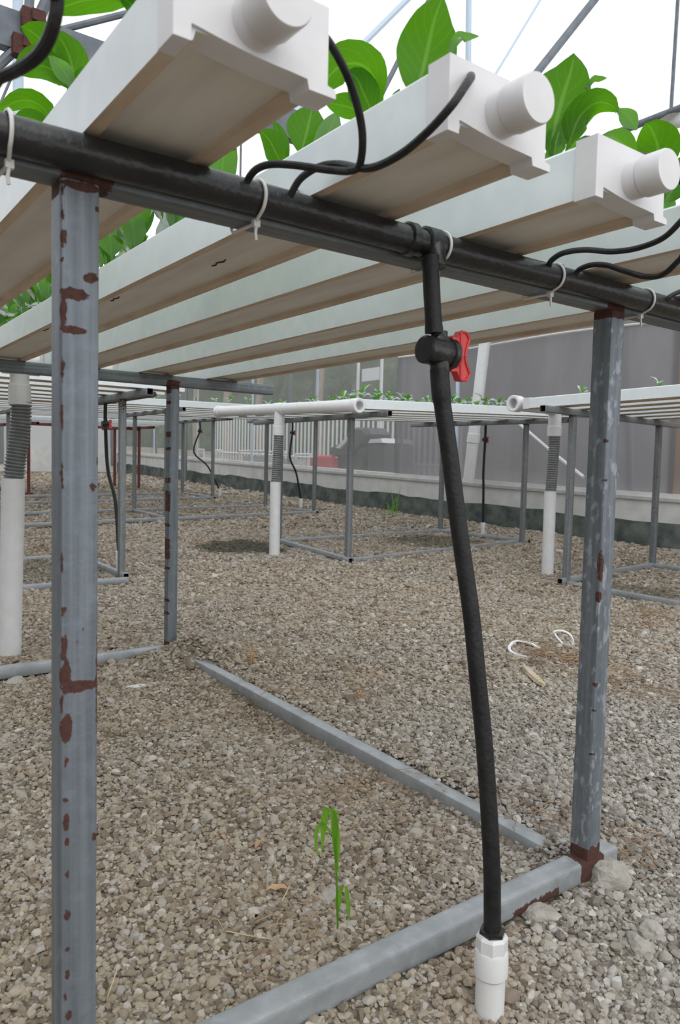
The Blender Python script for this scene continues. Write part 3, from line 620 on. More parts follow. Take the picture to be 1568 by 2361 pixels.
# table B: to the right across the aisle
zB = 1.068
far_table('galvanised table frame at the right edge behind the near right post', [(3.79,2.19,zB),(5.03,2.34,zB),(3.74,.30,zB),(4.98,.40,zB)],
  [((3.44,2.15,zB+.02),(5.36,2.385,zB+.02)),((3.3,.25,zB+.02),(5.35,.45,zB+.02))],
  [((3.72,2.185,g(3.8,2.2)+.015),(5.09,2.345,g(5,2.3)+.015)),((3.79,2.17,g(3.8,1.8)+.008),(3.74,.32,g(3.75,.3)+.008)),((5.03,2.32,g(5,2)+.008),(4.98,.42,g(5,.4)+.008)),((3.74,.30,g(3.75,.3)+.012),(4.98,.40,g(5,.4)+.012))], GF, 1.1, 'tables in the middle distance')
chB = far_channels('', 'y', 2.44, .05, [3.60, 3.86, 4.12, 4.38, 4.64, 4.90], zB+.04, zB+.075, 'channels of the right hand table', labels=['white channel of the table at right, %s from its open pipe end' % ('nearest' if i == 0 else ORD[i]+' one') for i in range(6)])
for c in chB: c.rotation_quaternion = Quaternion((0, 0, 1), PI-.0) @ Quaternion((1, 0, 0), math.atan2(.035, 2.39)); c.location.x += CW
drain_assembly('white pipe end and grey ribbed drain hose behind the near right post', (3.60,2.52,1.148), (5.3,2.60,1.15), .047, 4.06, 2.54, 1.04, g(4.0,2.3), .98, .05)
# table C: left, feed end towards the aisle
zC = 1.088
far_table('galvanised table frame at left behind the rusty post, feed hose at its end', [(1.42,3.74,zC),(1.42,4.70,zC),(-.5,3.74,zC),(-.5,4.70,zC)],
  [((1.42,3.30,zC+.02),(1.42,5.14,zC+.02)),((-.5,3.30,zC+.02),(-.5,5.14,zC+.02))],
  [((1.42,3.66,g(1.42,3.7)+.014),(1.42,4.76,g(1.42,4.7)+.014)),((1.40,3.58,g(.8,3.6)+.006),(-.5,3.58,g(-.4,3.6)+.006)),((1.40,4.72,g(.8,4.7)+.010),(-.5,4.72,g(-.4,4.7)+.010))], GF, 1.1, 'tables in the middle distance')
far_channels('white channel of the left table crossing behind the rusty post', 'x', -.75, 1.67, [3.52,3.82,4.12,4.42,4.72,5.0], zC+.04, zC+.042, 'channels of the left table')
feed_drop('black hose with red valve just right of the rusty left post', 1.50, 4.28, zC+.01, 1.52, 4.06, (.015, -.01), (1.505,3.45,zC+.02), (1.505,5.1,zC+.02))
# table D: behind, long, feed end by the header pipe of table A
zD = 1.245
far_table('long galvanised table frame in the background behind the header pipe', [(4.86,6.66,zD),(4.74,7.60,zD),(2.95,6.62,zD-.026),(2.98,7.60,zD-.026),(1.0,6.6,zD-.05),(1.0,7.55,zD-.05)],
  [((4.88,6.25,zD+.02),(4.70,8.0,zD+.02)),((2.95,6.2,zD-.006),(2.98,8.0,zD-.006)),((1.0,6.2,zD-.03),(1.0,8.0,zD-.03))],
  [((4.87,6.6,g(4.87,6.6)+.014),(4.73,7.66,g(4.7,7.6)+.014)),((2.95,6.55,g(2.95,6.5)+.014),(2.98,7.66,g(3,7.6)+.014)),((1.0,6.5,g(1,6.5)+.03),(4.84,6.6,g(4.84,6.6)+.012)),((1.0,7.6,g(1,7.6)+.03),(4.73,7.62,g(4.73,7.6)+.012))], GF, 1.1, 'tables in the background')
far_channels('white channel of the long background table', 'x', .8, 5.1, [6.42,6.72,7.02,7.32,7.62,7.9], zD-.01, zD+.045, 'channels of the long background table')
feed_drop('thin black hose with tiny red valve behind the white standpipe', 4.94, 7.3, zD+.01, 5.08, 7.28, (-.03, 0), (4.97,6.3,zD+.02), (4.80,8.0,zD+.02))
# table E
zE = 1.30
far_table('galvanised table frame far back with a curved black hose', [(4.64,8.92,zE),(4.6,9.85,zE),(1.9,8.9,zE-.05),(1.9,9.85,zE-.05)],
  [((4.64,8.5,zE+.02),(4.6,10.2,zE+.02)),((1.9,8.5,zE-.03),(1.9,10.2,zE-.03))],
  [((4.64,8.85,g(4.6,8.9)+.014),(4.6,9.9,g(4.6,9.8)+.014)),((1.9,8.92,g(1.9,8.9)+.014),(4.62,8.92,g(4.6,8.9)+.012)),((1.9,9.85,g(1.9,9.8)+.014),(4.6,9.85,g(4.6,9.8)+.012))], GF, 1.1, 'tables in the background')
far_channels('white channel of the far table with the curved hose', 'x', 1.6, 4.9, [8.62,8.92,9.22,9.52,9.82,10.1], zE-.01, zE+.042, 'channels of the far table')
feed_drop('curved black hose with small red valve at the far table end', 4.66, 9.4, zE+.01, 4.95, 9.3, (-.08, .02), (4.72,8.5,zE+.02), (4.68,10.2,zE+.02))
# table F: oxide red frame
zF = 1.22
far_table('oxide red painted table frame in the far left background', [(4.33,10.93,zF),(4.15,11.55,zF),(2.50,10.4,zF-.04),(2.30,11.5,zF-.04),(.6,10.4,zF-.06)],
  [((4.40,10.5,zF+.02),(4.10,12.0,zF+.02)),((2.55,10.1,zF-.02),(2.25,11.9,zF-.02)),((2.45,10.45,zF-.02),(4.3,10.95,zF+.0))],
  [((2.52,10.3,g(2.5,10.3)+.014),(2.28,11.6,g(2.3,11.5)+.014)),((.6,10.4,g(.6,10.4)+.014),(2.5,10.4,g(2.5,10.4)+.012))], RF, 1.1, 'tables in the background')
far_channels('white channel of the red framed table', 'x', .3, 4.5, [10.35,10.65,10.95,11.25,11.55], zF-.02, zF+.043, 'channels of the red framed table')

# ------------------------------------------------------------------ leaves and plants
def leaf_mesh(path, width, nrm, pet=.28, cup=.12, wave=.05, seed=0, rows=13, cols=6, m='leaf', tipw=.0, stem=.0035, lop=0.0, skew=.95, ex=.80):
    """leaf blade on a petiole along path; nrm points out of the upper side"""
    rr = random.Random(seed); P = [Vector(q) for q in path]
    D = [0]
    for a, b in zip(P, P[1:]): D.append(D[-1]+(b-a).length)
    Lt = D[-1]; V = []; UV = []; N = Vector(nrm).normalized(); ph = rr.uniform(0, 6); ph2 = rr.uniform(0, 6); k = 0
    ts = [pet*i/3 for i in range(3)]+[pet+(1-pet)*i/(rows-3) for i in range(rows-2)]
    for t in ts:
        d = t*Lt; k = 0
        while k < len(D)-2 and D[k+1] < d: k += 1
        f = (d-D[k])/max(1e-9, D[k+1]-D[k]); c = P[k].lerp(P[k+1], f); T = (P[min(k+1, len(P)-1)]-P[max(0, k)]).normalized()
        S = T.cross(N)
        S = S.normalized() if S.length > 1e-4 else Vector((1, 0, 0)); Nn = S.cross(T).normalized()
        if t < pet: hw = stem*(1.5-.5*t/pet)
        else:
            q = (t-pet)/(1-pet); hw = max(stem*.9 if q < .5 else .0004, width/2*(math.sin(PI*q**skew)**ex)+tipw*q)
        for j in range(cols+1):
            a = -1+2*j/cols; wv = wave*width*math.sin(6.5*t*2+ph+(a > 0)*1.7)*abs(a)**1.5*(t > pet)+.4*wave*width*math.sin(23*t+ph2+a)*abs(a)*(t > pet)
            b = hw*(1+(lop*a if t > pet else 0))
            V.append(c+S*a*b+Nn*(cup*abs(a)**1.6*hw*1.2+wv)+(Nn*stem*.7*(1-abs(a)) if t < pet else Vector())); UV.append((.5+a/2, t))
    W_ = cols+1; F = [(i*W_+j, i*W_+j+1, (i+1)*W_+j+1, (i+1)*W_+j) for i in range(len(ts)-1) for j in range(cols)]
    me = bpy.data.meshes.new('leaf'); me.from_pydata([tuple(v) for v in V], [], F); me.materials.append(M[m])
    uvl = me.uv_layers.new(name='UVMap'); li = [0]*len(me.loops); me.loops.foreach_get('vertex_index', li)
    uvl.data.foreach_set('uv', [x for i in li for x in UV[i]]); me.polygons.foreach_set('use_smooth', [True]*len(me.polygons)); me.update(); return me
def gen_leaf(L, W, e0, e1, seed, pet=.33, cup=.15, wave=.05, tip=0.0, rows=13, cols=6, m='leaf', stem=.0035):
    P = [Vector((0, 0, 0))]; n = 14
    for i in range(n):
        t = (i+.5)/n; e = e0+(e1-e0)*t**1.6-(tip*max(0, (t-.82)/.18) if tip else 0); P.append(P[-1]+Vector((math.cos(e), 0, math.sin(e)))*L/n)
    return leaf_mesh(P, W, (-math.sin(e0)*.7, .0, 1), pet, cup, wave, seed, rows, cols, m, stem=stem)
LV = [gen_leaf(L, W, e0, e1, 30+i, tip=tp) for i, (L, W, e0, e1, tp) in enumerate([(.20,.075,1.45,.75,1.6),(.18,.085,1.3,.15,.6),(.17,.07,1.1,-.4,.3),(.15,.07,1.0,-.6,.8),(.12,.05,1.3,.5,0),(.19,.09,1.2,.3,2.0),(.08,.035,1.45,1.1,0),(.21,.08,1.4,.2,1.2)])]
def plant(label, loc, size, seed, n=8, cat='leafy vegetable', group=None, dens=None):
    rr = random.Random(seed); t = thing('leafy_vegetable', label, cat, loc, group)
    a0 = rr.uniform(0, 6)
    for k in range(n):
        me = LV[6] if k == 0 else LV[rr.choice([0, 1, 2, 3, 4, 5, 7])]
        o = link('leaf', me, t, (rr.uniform(-.006, .006), rr.uniform(-.006, .006), 0), (rr.uniform(-.15, .15), rr.uniform(-.1, .1), a0+k*2.4+rr.uniform(-.3, .3)))
        s = size*rr.uniform(.72, 1.08); o.scale = (s, s, s)
    return t
def hero_leaf(parent, pts, wpx, flip=1, **k):
    """leaf measured from the photograph: midrib points (u, v, y)"""
    P = [Vector(tuple(un(u, v, 1, y))) for u, v, y in pts]; mid = P[len(P)//2]
    if k.pop('rooted', True):      # the stalk starts at the planting hole
        L0 = sum((b-a).length for a, b in zip(P, P[1:])); B0 = Vector(parent.location); d0 = (P[0]-B0).length
        if d0 > .012: k['pet'] = (d0+k.get('pet', .2)*L0)/(d0+L0); P = [B0, B0.lerp(P[0], .55)+Vector((0, 0, .012))]+P
    dep = (mid-Vector(CAM)).dot(Vector(_F)); W = wpx/F_PX*dep
    nv = (mid-Vector(CAM)).normalized()*flip
    nv = (nv+Vector((0, 0, .55*flip))+Vector(k.pop('tilt', (0, 0, 0)))).normalized()
    me = leaf_mesh(catmull(P, 5), W, nv, **k); me.flip_normals()
    return link('leaf', me, parent, tuple(-parent.location))
CT = 1.0405+CH      # channel top
CHN = ['first', 'second', 'third', 'fourth', 'fifth']
cy_ = [x+CW/2 for x in NEARX]
# hero plants standing nearest the capped ends
t = thing('leafy_vegetable', 'leafy plant with broad upright leaf above the second channel, beside its cap', 'leafy vegetable', (cy_[1], -.135, CT))
hero_leaf(t, [(945,262,-.135),(962,205,-.135),(978,150,-.135),(990,95,-.14),(1003,40,-.15),(1022,-12,-.16)], 142, pet=.2, cup=.10, wave=.025, seed=3, stem=.006, rows=18)
hero_leaf(t, [(1030,140,-.155),(1052,92,-.17),(1070,86,-.185),(1104,84,-.20)], 26, pet=.1, cup=-.2, wave=.05, seed=5, flip=-1, rooted=False)
hero_leaf(t, [(948,258,-.13),(966,215,-.125),(985,190,-.12),(1012,172,-.115)], 48, pet=.15, cup=.2, seed=6)
hero_leaf(t, [(925,262,-.12),(915,235,-.115),(922,205,-.11)], 28, pet=.1, cup=.2, seed=8)
t = thing('leafy_vegetable', 'leafy plant with drooping round leaf next to the drip tube, second channel', 'leafy vegetable', (cy_[1], -.02, CT))
hero_leaf(t, [(895,285,-.02),(880,238,-.02),(868,185,-.025),(835,150,-.03),(790,150,-.02),(752,185,-.005),(738,225,.0)], 100, pet=.22, cup=.14, wave=.03, seed=11, stem=.005, rows=18, flip=1, tilt=(0,0,.5))
hero_leaf(t, [(873,290,-.02),(858,258,-.02),(838,215,-.02),(822,180,-.02),(800,165,-.02)], 74, pet=.15, cup=.2, seed=12)
hero_leaf(t, [(868,280,-.01),(840,262,0),(800,246,.01),(750,236,.02)], 60, pet=.2, cup=.15, seed=13)
t = thing('leafy_vegetable', 'leafy plant of the second channel, fan shaped veined leaf under the drip tube', 'leafy vegetable', (cy_[1], .125, CT))
hero_leaf(t, [(690,378,.12),(696,348,.12),(706,310,.12),(714,275,.12),(722,238,.12)], 98, pet=.18, cup=.12, wave=.02, seed=14, stem=.005)
hero_leaf(t, [(700,375,.11),(735,335,.10),(760,300,.09),(778,258,.085)], 55, pet=.2, cup=.2, seed=15, flip=-1)
hero_leaf(t, [(660,390,.14),(640,360,.15),(622,325,.16),(598,298,.17)], 60, pet=.15, cup=.25, seed=16)
hero_leaf(t, [(665,392,.15),(655,350,.16),(640,300,.17),(628,280,.18)], 34, pet=.15, cup=.2, seed=17)
t = thing('leafy_vegetable', 'leafy plant above the third channel with a tall pointed leaf', 'leafy vegetable', (cy_[2], -.125, CT))
hero_leaf(t, [(1262,398,-.125),(1272,330,-.125),(1285,270,-.128),(1300,215,-.132),(1316,165,-.14),(1324,122,-.145)], 150, pet=.25, cup=.12, wave=.03, seed=21, stem=.006, rows=18)
hero_leaf(t, [(1352,205,-.15),(1368,184,-.16),(1382,182,-.17),(1399,180,-.18)], 16, pet=.1, cup=-.2, seed=22, flip=-1, rooted=False)
hero_leaf(t, [(1300,375,-.13),(1316,320,-.14),(1338,268,-.15),(1372,238,-.165),(1405,240,-.18),(1424,258,-.19)], 76, pet=.2, cup=.2, wave=.03, seed=23, flip=1, tilt=(0,0,.6), rows=18)
hero_leaf(t, [(1422,252,-.19),(1438,260,-.195),(1456,278,-.2),(1468,300,-.205)], 40, pet=.05, cup=.2, seed=24, flip=-1, rooted=False)
hero_leaf(t, [(1268,385,-.12),(1290,345,-.115),(1312,320,-.11),(1322,312,-.11)], 48, pet=.1, cup=.3, seed=25, flip=-1)
hero_leaf(t, [(1240,392,-.12),(1236,360,-.115),(1252,330,-.11)], 34, pet=.1, cup=.2, seed=26)
hero_leaf(t, [(1275,385,-.13),(1282,330,-.13),(1298,275,-.13)], 52, pet=.2, cup=.3, seed=27)
t = thing('leafy_vegetable', 'leafy plant behind the third capped outlet at the right edge, fourth channel', 'leafy vegetable', (cy_[3], -.13, CT))
hero_leaf(t, [(1490,420,-.13),(1470,370,-.13),(1440,335,-.14),(1405,315,-.15),(1365,328,-.16)], 56, pet=.2, cup=.2, wave=.03, seed=31, tilt=(0,0,.6))
hero_leaf(t, [(1515,420,-.13),(1520,370,-.13),(1515,330,-.13),(1500,295,-.13),(1490,285,-.13)], 100, pet=.15, cup=.15, wave=.06, seed=32)
hero_leaf(t, [(1535,420,-.13),(1530,380,-.12),(1538,345,-.11),(1545,320,-.11)], 42, pet=.2, cup=.3, seed=33, flip=-1)
hero_leaf(t, [(1500,300,-.12),(1520,284,-.12),(1545,276,-.12),(1585,290,-.12)], 44, pet=.05, cup=.2, seed=34, flip=-1, rooted=False)
hero_leaf(t, [(1530,470,-.14),(1550,440,-.14),(1580,390,-.15),(1600,370,-.15)], 70, pet=.15, cup=.2, seed=35)
hero_leaf(t, [(1512,500,-.13),(1535,470,-.13),(1560,430,-.13),(1590,420,-.13)], 60, pet=.15, cup=.2, seed=36)
t = thing('leafy_vegetable', 'leafy plant with water drops behind the hanging tube at upper left', 'leafy vegetable', (cy_[0], .31, CT))
hero_leaf(t, [(172,232,.30),(150,185,.30),(118,160,.31),(80,150,.32),(32,165,.33)], 82, pet=.18, cup=.2, wave=.05, seed=41, tilt=(0,0,.3), stem=.006)
hero_leaf(t, [(170,230,.30),(150,170,.31),(112,110,.33),(75,75,.35),(48,62,.36)], 92, pet=.2, cup=.15, wave=.05, seed=42)
hero_leaf(t, [(172,228,.29),(172,180,.29),(160,130,.29),(140,90,.29),(125,78,.29)], 80, pet=.2, cup=.2, wave=.06, seed=43)
hero_leaf(t, [(175,225,.28),(190,190,.27),(205,170,.26),(218,163,.25)], 46, pet=.1, cup=.25, seed=44)
hero_leaf(t, [(168,215,.28),(150,168,.27),(125,140,.26),(112,128,.26)], 44, pet=.1, cup=.2, seed=45, flip=-1)
t = thing('leafy_vegetable', 'leafy plant of the first channel with one low arching leaf above the pipe at left', 'leafy vegetable', (cy_[0], .50, CT))
hero_leaf(t, [(118,330,.46),(112,268,.47),(85,238,.48),(45,232,.49),(-20,262,.50)], 52, pet=.1, cup=.2, wave=.06, seed=46, tilt=(0,0,.6))
hero_leaf(t, [(110,330,.46),(95,285,.46),(60,270,.46),(30,275,.46)], 40, pet=.1, cup=.2, seed=47)
t = thing('leafy_vegetable', 'leafy plant whose broad leaf hangs in at the top edge left of the largest channel', 'leafy vegetable', (cy_[0], .13, CT))
hero_leaf(t, [(350,40,.10),(338,0,.10),(300,-15,.11),(250,-5,.12),(190,2,.13),(118,28,.14)], 85, pet=.1, cup=.15, wave=.05, seed=48, tilt=(0,0,.8))
hero_leaf(t, [(300,60,.12),(322,30,.11),(300,8,.115),(270,-10,.12)], 46, pet=.1, cup=.1, wave=.05, seed=49)
hero_leaf(t, [(330,30,.10),(345,5,.09),(372,-40,.08)], 44, pet=.1, cup=.2, seed=50)
# the rest of the crop, one plant per hole
PS = 0
for c in range(5):
    ys_ = [y for y in (.32, .50, .68, .86, 1.04, 1.22, 1.40, 1.58, 1.76, 1.94)]
    if c == 0: ys_ = [.70, .88, 1.06, 1.24, 1.42, 1.60, 1.78, 1.96]
    if c >= 2: ys_ = [.05, .18]+ys_
    for k, y in enumerate(ys_):
        PS += 1
        plant('leafy vegetable plant, %s back along the %s plant channel from left' % (ORD[k] if k else 'nearest of the smaller ones', CHN[c]), (cy_[c]+R_.uniform(-.01, .01), y, CT-.002), R_.uniform(.85, 1.15), 500+PS, 9, group='leafy plants on the foreground table')

# seedlings on the other tables
SL = [gen_leaf(L, W, e0, e1, 70+i, rows=8, cols=4, stem=.0025, cup=.25) for i, (L, W, e0, e1) in enumerate([(.11,.055,1.3,-.1),(.10,.06,1.1,-.5),(.13,.06,1.4,.2),(.08,.04,1.4,.7)])]
def seedling(label, loc, s, seed, group, n=6):
    rr = random.Random(seed); t = thing('seedling', label, 'seedling', loc, group); a0 = rr.uniform(0, 6)
    for k in range(n):
        o = link('leaf', SL[rr.randrange(4)], t, (0, 0, 0), (0, 0, a0+k*2.4)); q = s*rr.uniform(.7, 1.1); o.scale = (q, q, q)
for r, (y, n_) in enumerate(((offA[0]-CW/2, 15), (offA[1]-CW/2, 15), (offA[2]-CW/2, 12))):
    for k in range(n_):
        x = 2.96+.155*k+(.05 if r else 0)+R_.uniform(-.03, .03)
        seedling('small green seedling, %s from the white header pipe end, %s row' % ('nearest' if k == 0 else ORD[k], ('front', 'middle', 'rear')[r]), (x, y+R_.uniform(-.02, .02), zA0+.04+CH+.03*(x-2.86)), R_.uniform(.65, 1.15), 900+r*40+k, 'seedlings on the header pipe table', 8)
for k in range(13):
    x = 2.1+.21*k
    seedling('pale green seedling on the long background table, %s from the left' % (['first']+ORD[1:])[k], (x+R_.uniform(-.03, .03), 6.42-CW/2, zD-.01+CH+.013*(x-.8)), R_.uniform(.6, 1.0), 1200+k, 'seedlings on the long background table')
for k, (u, v) in enumerate(((1342, 897), (1520, 893))):
    P = un(u, v, 0, 3.67+.45*0); x = 3.60+CW/2; d = ray(u, v); P = CAM+d*(x-CAM[0])/d[0]
    seedling(('lone pale seedling left of the near right post', 'lone pale seedling right of the near right post')[k], (x, P[1], zB+.04+CH+.012*(2.44-P[1])/1.0), .62, 1300+k, None, 5)

# ------------------------------------------------------------------ things lying on the ground
def rock(label, u, v, size, seed, cat='stone', m='stone', flat=.75, group=None, name='rock', sink=.25):
    P = gpt(u, v); bm = bmesh.new(); bmesh.ops.create_icosphere(bm, subdivisions=3, radius=1); rr = random.Random(seed); o3 = [Vector((rr.uniform(-9, 9),)*3) for _ in range(2)]
    from mathutils import noise
    for q in bm.verts:
        d = 1+.35*noise.noise(q.co*1.1+o3[0])+.18*noise.noise(q.co*2.6+o3[1])+.06*noise.noise(q.co*7+o3[0]); q.co = Vector((q.co.x*d*size[0], q.co.y*d*size[1], q.co.z*d*size[2]*flat))
    me = bpy.data.meshes.new(name); bm.to_mesh(me); bm.free(); me.materials.append(M[m]); me.polygons.foreach_set('use_smooth', [True]*len(me.polygons)); me.set_sharp_from_angle(angle=math.radians(28))
    z = g(P[0], P[1]); return tag(link(name, me, None, (P[0], P[1], z+size[2]*flat*(.5-sink)), (0, 0, rr.uniform(0, 6))), label, cat, group)
rock('larger of two grey lumps lying on the gravel at lower right', 1478, 2165, (.026, .022, .022), 1)
rock('smaller grey lump beside the larger one at lower right', 1502, 2132, (.020, .022, .024), 2)
rock('rough grey concrete lump under the rail end below the right post', 1402, 2030, (.042, .034, .045), 3, 'concrete lump', 'stone')
rock('crumbly ribbed mortar lump under the rusty part of the rail', 1245, 2112, (.035, .022, .020), 4, 'concrete lump', 'stone')
rock('pale stone beside the back rail at the left edge', 38, 1575, (.040, .030, .026), 5)
rock('flat white stone flake on gravel right of the rusty post', 318, 1588, (.036, .020, .010), 6, 'stone flake', 'concrete')
rock('thin grey flake of stone beside the green grass shoot', 760, 2062, (.030, .014, .010), 7, 'stone flake', 'stone')
rock('pale pebble at the right edge of the middle gravel', 1502, 1838, (.016, .013, .011), 8)
mb = MB(); P = gpt(1228, 1568); zz = g(P[0], P[1]); A = gpt(1206, 1542); B = gpt(1252, 1590)
A = Vector((A[0], A[1], g(A[0], A[1])+.008)); B = Vector((B[0], B[1], g(B[0], B[1])+.012)); S = (B-A).cross(Vector((0, 0, 1))).normalized()
mb.loft([[tuple(A+(B-A)*t+S*w_+Vector((0, 0, h))) for w_, h in ((-wd, 0), (-wd*.7, .008), (wd*.6, .010), (wd, 0), (0, -.008))] for t, wd in ((0, .004), (.15, .012), (.4, .017), (.7, .018), (.95, .014), (1, .007))])
tag(link('wood_chip', mb.mesh('wood_chip', 'wood', 20)), 'pale splintered wood chip on gravel near the right post', 'wood chip')
def ground_line(uvz): 
    out = []
    for u, v, h in uvz:
        P = gpt(u, v); out.append((P[0], P[1], g(P[0], P[1])+h))
    return out
def strip(label, pts, name='plastic_strip', cat='plastic strip'):
    P = catmull(pts, 6); mb = MB(); rings = []
    for i, p_ in enumerate(P):
        T = (P[min(i+1, len(P)-1)]-P[max(0, i-1)]).normalized(); S = T.cross(Vector((.2, .3, 1))).normalized(); U = S.cross(T)
        rings.append([tuple(p_+S*a*.006+U*b*.0035) for a, b in ((-1,-1),(1,-1),(1,1),(-1,1))])
    mb.loft(rings); tag(link(name, mb.mesh(name, 'white_wire', 30)), label, cat)
b1 = gpt(1296, 1490); 
def lift(u, v, base, h):   # point above ground at the distance of base
    d = ray(u, v); fd = (np.array(base)-CAM)@_F; return tuple(CAM+d*fd/(d@_F))
strip('white plastic strip standing up as a loop from the straw heap', [lift(1296,1484,b1,0), lift(1282,1468,b1,0), lift(1277,1458,b1,0), lift(1285,1454,b1,0), lift(1302,1456,b1,0), lift(1315,1466,b1,0), lift(1321,1482,b1,0), lift(1319,1494,b1,0)])
strip('white plastic strip bent flat on the gravel left of the straw heap', ground_line([(1244,1500,.012),(1222,1491,.014),(1190,1486,.014),(1176,1494,.012),(1176,1506,.012),(1192,1516,.010),(1214,1520,.010)]))
# straw and dried roots
def straw_mesh(n, area, seed, Lr=(.03, .10), r=.0012):
    rr = random.Random(seed); mb = MB()
    for _ in range(n):
        x, y = area(rr); z = g(x, y)+rr.uniform(.006, .02); a = rr.uniform(0, 2*PI); L = rr.uniform(*Lr); b = rr.uniform(-.6, .6)
        P = [(x+math.cos(a+b*q)*L*q, y+math.sin(a+b*q)*L*q, z+.5*L*rr.uniform(-.12, .22)*math.sin(q*3)) for q in (0, .33, .66, 1)]
        mb.tube(P, r*rr.uniform(.6, 1.3), 3)
    return mb
def clump(cx_, cy2, r): return lambda rr: (cx_+rr.gauss(0, r), cy2+rr.gauss(0, r))
ST = [((1290,1515), 170, .085, 'heap of dry straw and roots behind the near right post'), ((1420,1560), 110, .12, 'scatter of dry straw right of the near right post'), ((1530,1610), 60, .10, 'thin dry straw at the right edge of the gravel'),
      ((1240,1905), 60, .06, 'dry straw by the near end of the long rail'), ((1440,1965), 70, .045, 'dry straw tuft by the rail end under the right post'), ((900,1850), 60, .10, 'dry brown roots inside the frame left of the long rail'), ((1000,1830), 30, .04, 'dry roots lying over the long rail'),
      ((660,2170), 40, .05, 'dry brown straw on gravel near the front rail'), ((585,1640), 26, .05, 'dry orange straw on the gravel left of the long rail'), ((830,1620), 22, .05, 'dry orange straw on the gravel beyond the long rail'), ((1300,1400), 60, .5, 'loose straw scattered over the far gravel'), ((950,1960), 50, .10, 'dry brown roots beside the black hose on gravel'), ((1500,1420), 30, .05, 'dry straw tuft by the rail of the right table')]
for i, ((u, v), n_, r, lb) in enumerate(ST):
    P = gpt(u, v); mb = straw_mesh(n_, clump(P[0], P[1], r), 60+i, (.03, .11) if v < 1800 else (.02, .07), .0013 if v < 1800 else .0008)
    tag(link('dry_straw', mb.mesh('dry_straw', 'straw', 0)), lb, 'straw', kind='stuff')
for i, (u, v, du, dv, lb) in enumerate(((270,2250,-22,70,'single thin straw left of the front rail by the rusty post'), (320,1960,40,-40,'pale straw stalk slanting on gravel right of the rusty post'), (520,2165,110,22,'long tan stalk lying on gravel near the front rail'), (470,1640,60,-18,'thin pale stalk on gravel left of the long rail'), (650,2090,18,-40,'thin white curled stalk beside the dry leaf'))):
    A = ground_line([(u, v, .010), (u+du*.5, v+dv*.5+4, .012), (u+du, v+dv, .010)]); mb = MB(); mb.tube(catmull(A, 4), .0011, 5); tag(link('straw_stalk', mb.mesh('straw_stalk', 'wood')), lb, 'stalk')
def dryleaf(label, u, v, L, W, a, seed):
    P = gpt(u, v); me = gen_leaf(L, W, .3, -.3, seed, pet=.05, cup=.4, wave=.12, rows=8, cols=4, m='dry_leaf', stem=.001)
    tag(link('dry_leaf', me, None, (P[0], P[1], g(P[0], P[1])+.008), (0, 0, a)), label, 'dry leaf')
dryleaf('curled dry brown leaf beside the grey flake', 668, 2058, .045, .018, 2.8, 81); dryleaf('small tan dry leaf left of the grass shoot', 588, 1965, .03, .012, .6, 82); dryleaf('dry tan leaf at the left on gravel by the stalk', 520, 1945, .022, .010, 1.6, 83)
# grass shoots
def blade(parent, pts, w0, seed): 
    me = leaf_mesh(catmull(pts, 5), w0*1.25, (-.6, -.8, .1), .06, .25, .0, seed, 12, 2, 'grass', stem=w0*.25); return link('blade', me, parent, tuple(-parent.location))
gb = gpt(779, 2150)
t = thing('grass_shoot', 'bright green grass shoot growing from the gravel inside the front rail', 'grass', (gb[0], gb[1], g(gb[0], gb[1])-.005))
L3 = lambda u, v, o=0: tuple(np.array(lift(u, v, gb, 0))+np.array([0, o, 0]))
mb = MB(); mb.tube(catmull([L3(779,2152), L3(777,2060), L3(775,1985), L3(772,1930)], 4), [.0016]*12+[.0013], 6); link('stem', mb.mesh('stem', 'grass'), t, tuple(-t.location))
blade(t, [L3(776,2000), L3(772,1925), L3(771,1880), L3(766,1860,.004), L3(757,1875,.008), L3(753,1930,.010), L3(750,1975,.010)], .0105, 1)
blade(t, [L3(777,2010), L3(776,1950), L3(772,1890), L3(768,1858)], .0105, 2); blade(t, [L3(774,1940), L3(760,1915), L3(748,1902,.01), L3(740,1920,.012), L3(738,1955,.012), L3(745,1985,.012)], .005, 3)
blade(t, [L3(778,2110), L3(781,2070), L3(786,2048), L3(792,2043)], .008, 4); blade(t, [L3(786,2050), L3(796,2042), L3(804,2060,.005), L3(812,2120,.008), L3(814,2128,.008)], .0055, 5)
def tuft(label, u, v, h, n_, seed, m='grass', spread=.35):
    P = gpt(u, v); rr = random.Random(seed); t = thing('grass_tuft', label, 'grass', (P[0], P[1], g(P[0], P[1])))
    for k in range(n_):
        a = rr.uniform(0, 2*PI); H = h*rr.uniform(.5, 1.05); s = spread*H*rr.uniform(.3, 1.2)
        B = [Vector((rr.gauss(0, h*.08), rr.gauss(0, h*.08), -.01))]; B += [B[0]+Vector((math.cos(a)*s*q*q, math.sin(a)*s*q*q, H*(q-.35*q**3*(s/H > .3))+.01)) for q in (.35, .7, 1)]
        link('blade', leaf_mesh(catmull(B, 4), .007*max(.5, h/.2), (.3, -1, .2), .05, .2, .0, k, 8, 2, m, stem=.0015), t)
tuft('green grass tuft by the wall behind the header pipe table', 905, 1192, .40, 12, 5); tuft('short yellowing grass beside the green tuft by the wall', 885, 1200, .14, 6, 6)
M['drygrass'] = mat('dry_orange_grass', (.50, .27, .10), .8)
tuft('dry orange grass tuft at the far end of the long rail', 582, 1560, .085, 8, 7, 'drygrass', .2); tuft('dry tuft by the rail of the right hand table', 1490, 1425, .07, 8, 8, 'drygrass', .5); tuft('dry grass tuft beyond the long rail, middle', 835, 1635, .05, 7, 9, 'drygrass', .6)
tuft('thin weed stem against the wall at right', 1478, 1245, .34, 3, 10, 'hedge', .35)
